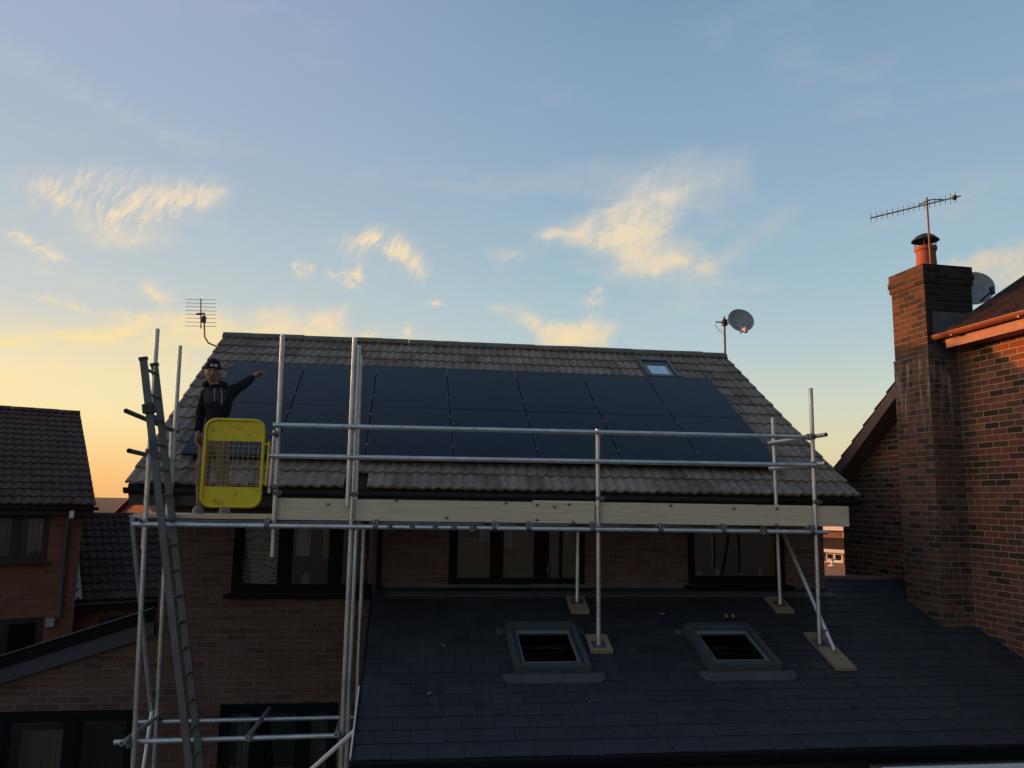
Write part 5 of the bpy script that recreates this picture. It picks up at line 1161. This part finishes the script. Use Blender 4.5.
TX['fin'] = 0.6 * fbm(wa * 2.2, we * 2.4, 41, 5, 0.6) + 0.4 * fbm(fu_ * 0.8, fv_ * 2.6, 43, 4)
ss = lambda v, lo, hi: (lambda q: q * q * (3 - 2 * q))(np.clip((v - lo) / (hi - lo), 0, 1))
ba, be = ga + 0.9 * w1_ + 0.5 * (fbm(ga * 2, ge * 2, 51, 3) - 0.5), ge + 0.7 * w2_ + 0.4 * (fbm(ga * 2, ge * 2, 61, 3) - 0.5)
dens = np.zeros_like(ga)
for tex, dn, soft, poly in CL:
    xs_ = [p[0] for p in poly]; ys_ = [p[1] for p in poly]; pad = soft * 2 + 1.2
    i0, i1 = max(0, int((min(xs_) - pad - A0) * PD)), min(NX, int((max(xs_) + pad - A0) * PD)); j0, j1 = max(0, int((min(ys_) - pad - E0_) * PD)), min(NY, int((max(ys_) + pad - E0_) * PD))
    if i1 <= i0 or j1 <= j0: continue
    sl_ = (slice(j0, j1), slice(i0, i1)); X_, Y_ = ba[sl_], be[sl_]
    dmin = np.full(X_.shape, 1e9, np.float32); ins = np.zeros(X_.shape, bool)
    for k_ in range(len(poly)):
        (xa, ya), (xb, yb) = poly[k_], poly[(k_ + 1) % len(poly)]
        ex, ey = xb - xa, yb - ya; h_ = np.clip(((X_ - xa) * ex + (Y_ - ya) * ey) / (ex * ex + ey * ey + 1e-9), 0, 1)
        dmin = np.minimum(dmin, np.hypot(X_ - xa - h_ * ex, Y_ - ya - h_ * ey))
        ins ^= ((ya > Y_) != (yb > Y_)) & (X_ < (xb - xa) * (Y_ - ya) / (yb - ya + 1e-12) + xa)
    sd = np.where(ins, dmin, -dmin); m_s = ss(sd, -soft * 1.0, soft * 1.3)
    tx = ss(TX[tex][sl_], 0.30, 0.72); body_ = m_s ** 1.15 * (0.68 + 0.34 * tx) if tex == 'sof' else m_s ** 1.2 * (0.18 + 1.0 * tx)
    v_ = np.clip(body_ * dn * (0.95 if tex == 'sof' else 1.15), 0, 1); dens[sl_] = dens[sl_] + v_ - dens[sl_] * v_
veil = ss(fbm(wa * 0.10, we * 0.35, 71, 5), 0.5, 0.8) * 0.16 * ss(ge, 4, 14)           # thin high veil
dens = dens + veil - dens * veil
lite = ss(0.5 * TX['sof'] + 0.3 * TX['fib'] + 0.35 * dens, 0.35, 0.75)
img = bpy.data.images.new('cloud_cover', NX, NY, alpha=False, float_buffer=False); img.colorspace_settings.name = 'Non-Color'
px_ = np.ones((NY, NX, 4), np.float32); px_[..., 0] = np.clip(dens, 0, 1); px_[..., 1] = lite; px_[..., 2] = 0
img.pixels.foreach_set(px_.ravel()); img.update(); img.pack()
it = t.n.new('ShaderNodeTexImage'); it.image = img; it.extension = 'CLIP'; it.interpolation = 'Cubic'
t.put(it.inputs['Vector'], t.comb(t.mapr(az, -180, 180, (-180 - A0) / (A1 - A0), (180 - A0) / (A1 - A0)), t.mapr(el, -90, 90, (-90 - E0_) / (E1_ - E0_), (90 - E0_) / (E1_ - E0_))))
sr_ = t.n.new('ShaderNodeSeparateColor'); t.put(sr_.inputs[0], it.outputs['Color'])
acc = t.math('MINIMUM', sr_.outputs[0], 0.95); sof = sr_.outputs[1]
lit = t.ramp(ef, er([(-2, (255, 190, 120)), (6, (255, 222, 150)), (10, (255, 228, 160)), (13, (255, 225, 184)), (18, (252, 226, 186)), (26, (236, 226, 212)), (60, (190, 190, 200))]))
lit = t.mix(t.mapr(cs, 0.1, -0.7, 0, 0.6), lit, srgb(150, 150, 170))
shade = t.mix(0.45, sky, lit)
cc = t.mix(sof, shade, lit)
sky2 = t.mix(acc, sky, cc)
ns = t.n.new('ShaderNodeTexSky'); ns.sky_type = 'NISHITA'; ns.sun_disc = False; ns.sun_elevation = SEL; ns.sun_rotation = SAZ; ns.air_density = 1.0; ns.dust_density = 1.5
dt_ = t.n.new('ShaderNodeVectorMath'); dt_.operation = 'DOT_PRODUCT'; t.put(dt_.inputs[0], dirv); dt_.inputs[1].default_value = tuple(sdir)
glow = t.math('MULTIPLY', t.math('POWER', t.math('MAXIMUM', dt_.outputs['Value'], 0.0), 38.0), 13.0)   # the bright sky round the setting sun
gl3 = t.mix(1.0, t.comb(1.0, 0.55, 0.25), glow, 'MULTIPLY')
nsc = t.mix(1.0, ns.outputs[0], (0.015, 0.015, 0.015), 'MULTIPLY')
fin_ = t.mix(1.0, t.mix(1.0, sky2, (0.93, 0.93, 0.93), 'MULTIPLY'), t.mix(1.0, nsc, gl3, 'ADD'), 'ADD')
t.put(bg.inputs['Color'], fin_); bg.inputs['Strength'].default_value = 1.0
sl = bpy.data.lights.new('sun', 'SUN'); sl.energy = 5.0; sl.angle = R(0.5); sl.color = (1.0, 0.33, 0.09)
so = bpy.data.objects.new('sun', sl); COL.objects.link(so); so.rotation_euler = (-sdir).to_track_quat('-Z', 'Y').to_euler()

# ================================================================== CAMERA
cd = bpy.data.cameras.new('camera'); co = bpy.data.objects.new('camera', cd); COL.objects.link(co)
cd.sensor_width = 36.0; cd.lens = CA['f'] / 1024 * 36.0; cd.clip_start = 0.05; cd.clip_end = 3000
co.matrix_world = Matrix(((rt.x, up.x, -fwd.x, 0), (rt.y, up.y, -fwd.y, 0), (rt.z, up.z, -fwd.z, H), (0, 0, 0, 1)))
sc.camera = co
sc.view_settings.view_transform = 'Standard'; sc.view_settings.look = 'None'; sc.view_settings.gamma = 1.0; sc.view_settings.exposure = 0.0; sc.view_settings.use_curve_mapping = False
sc.cycles.max_bounces = 6; sc.cycles.transparent_max_bounces = 12; sc.cycles.use_denoising = True; sc.cycles.sample_clamp_indirect = 4.0
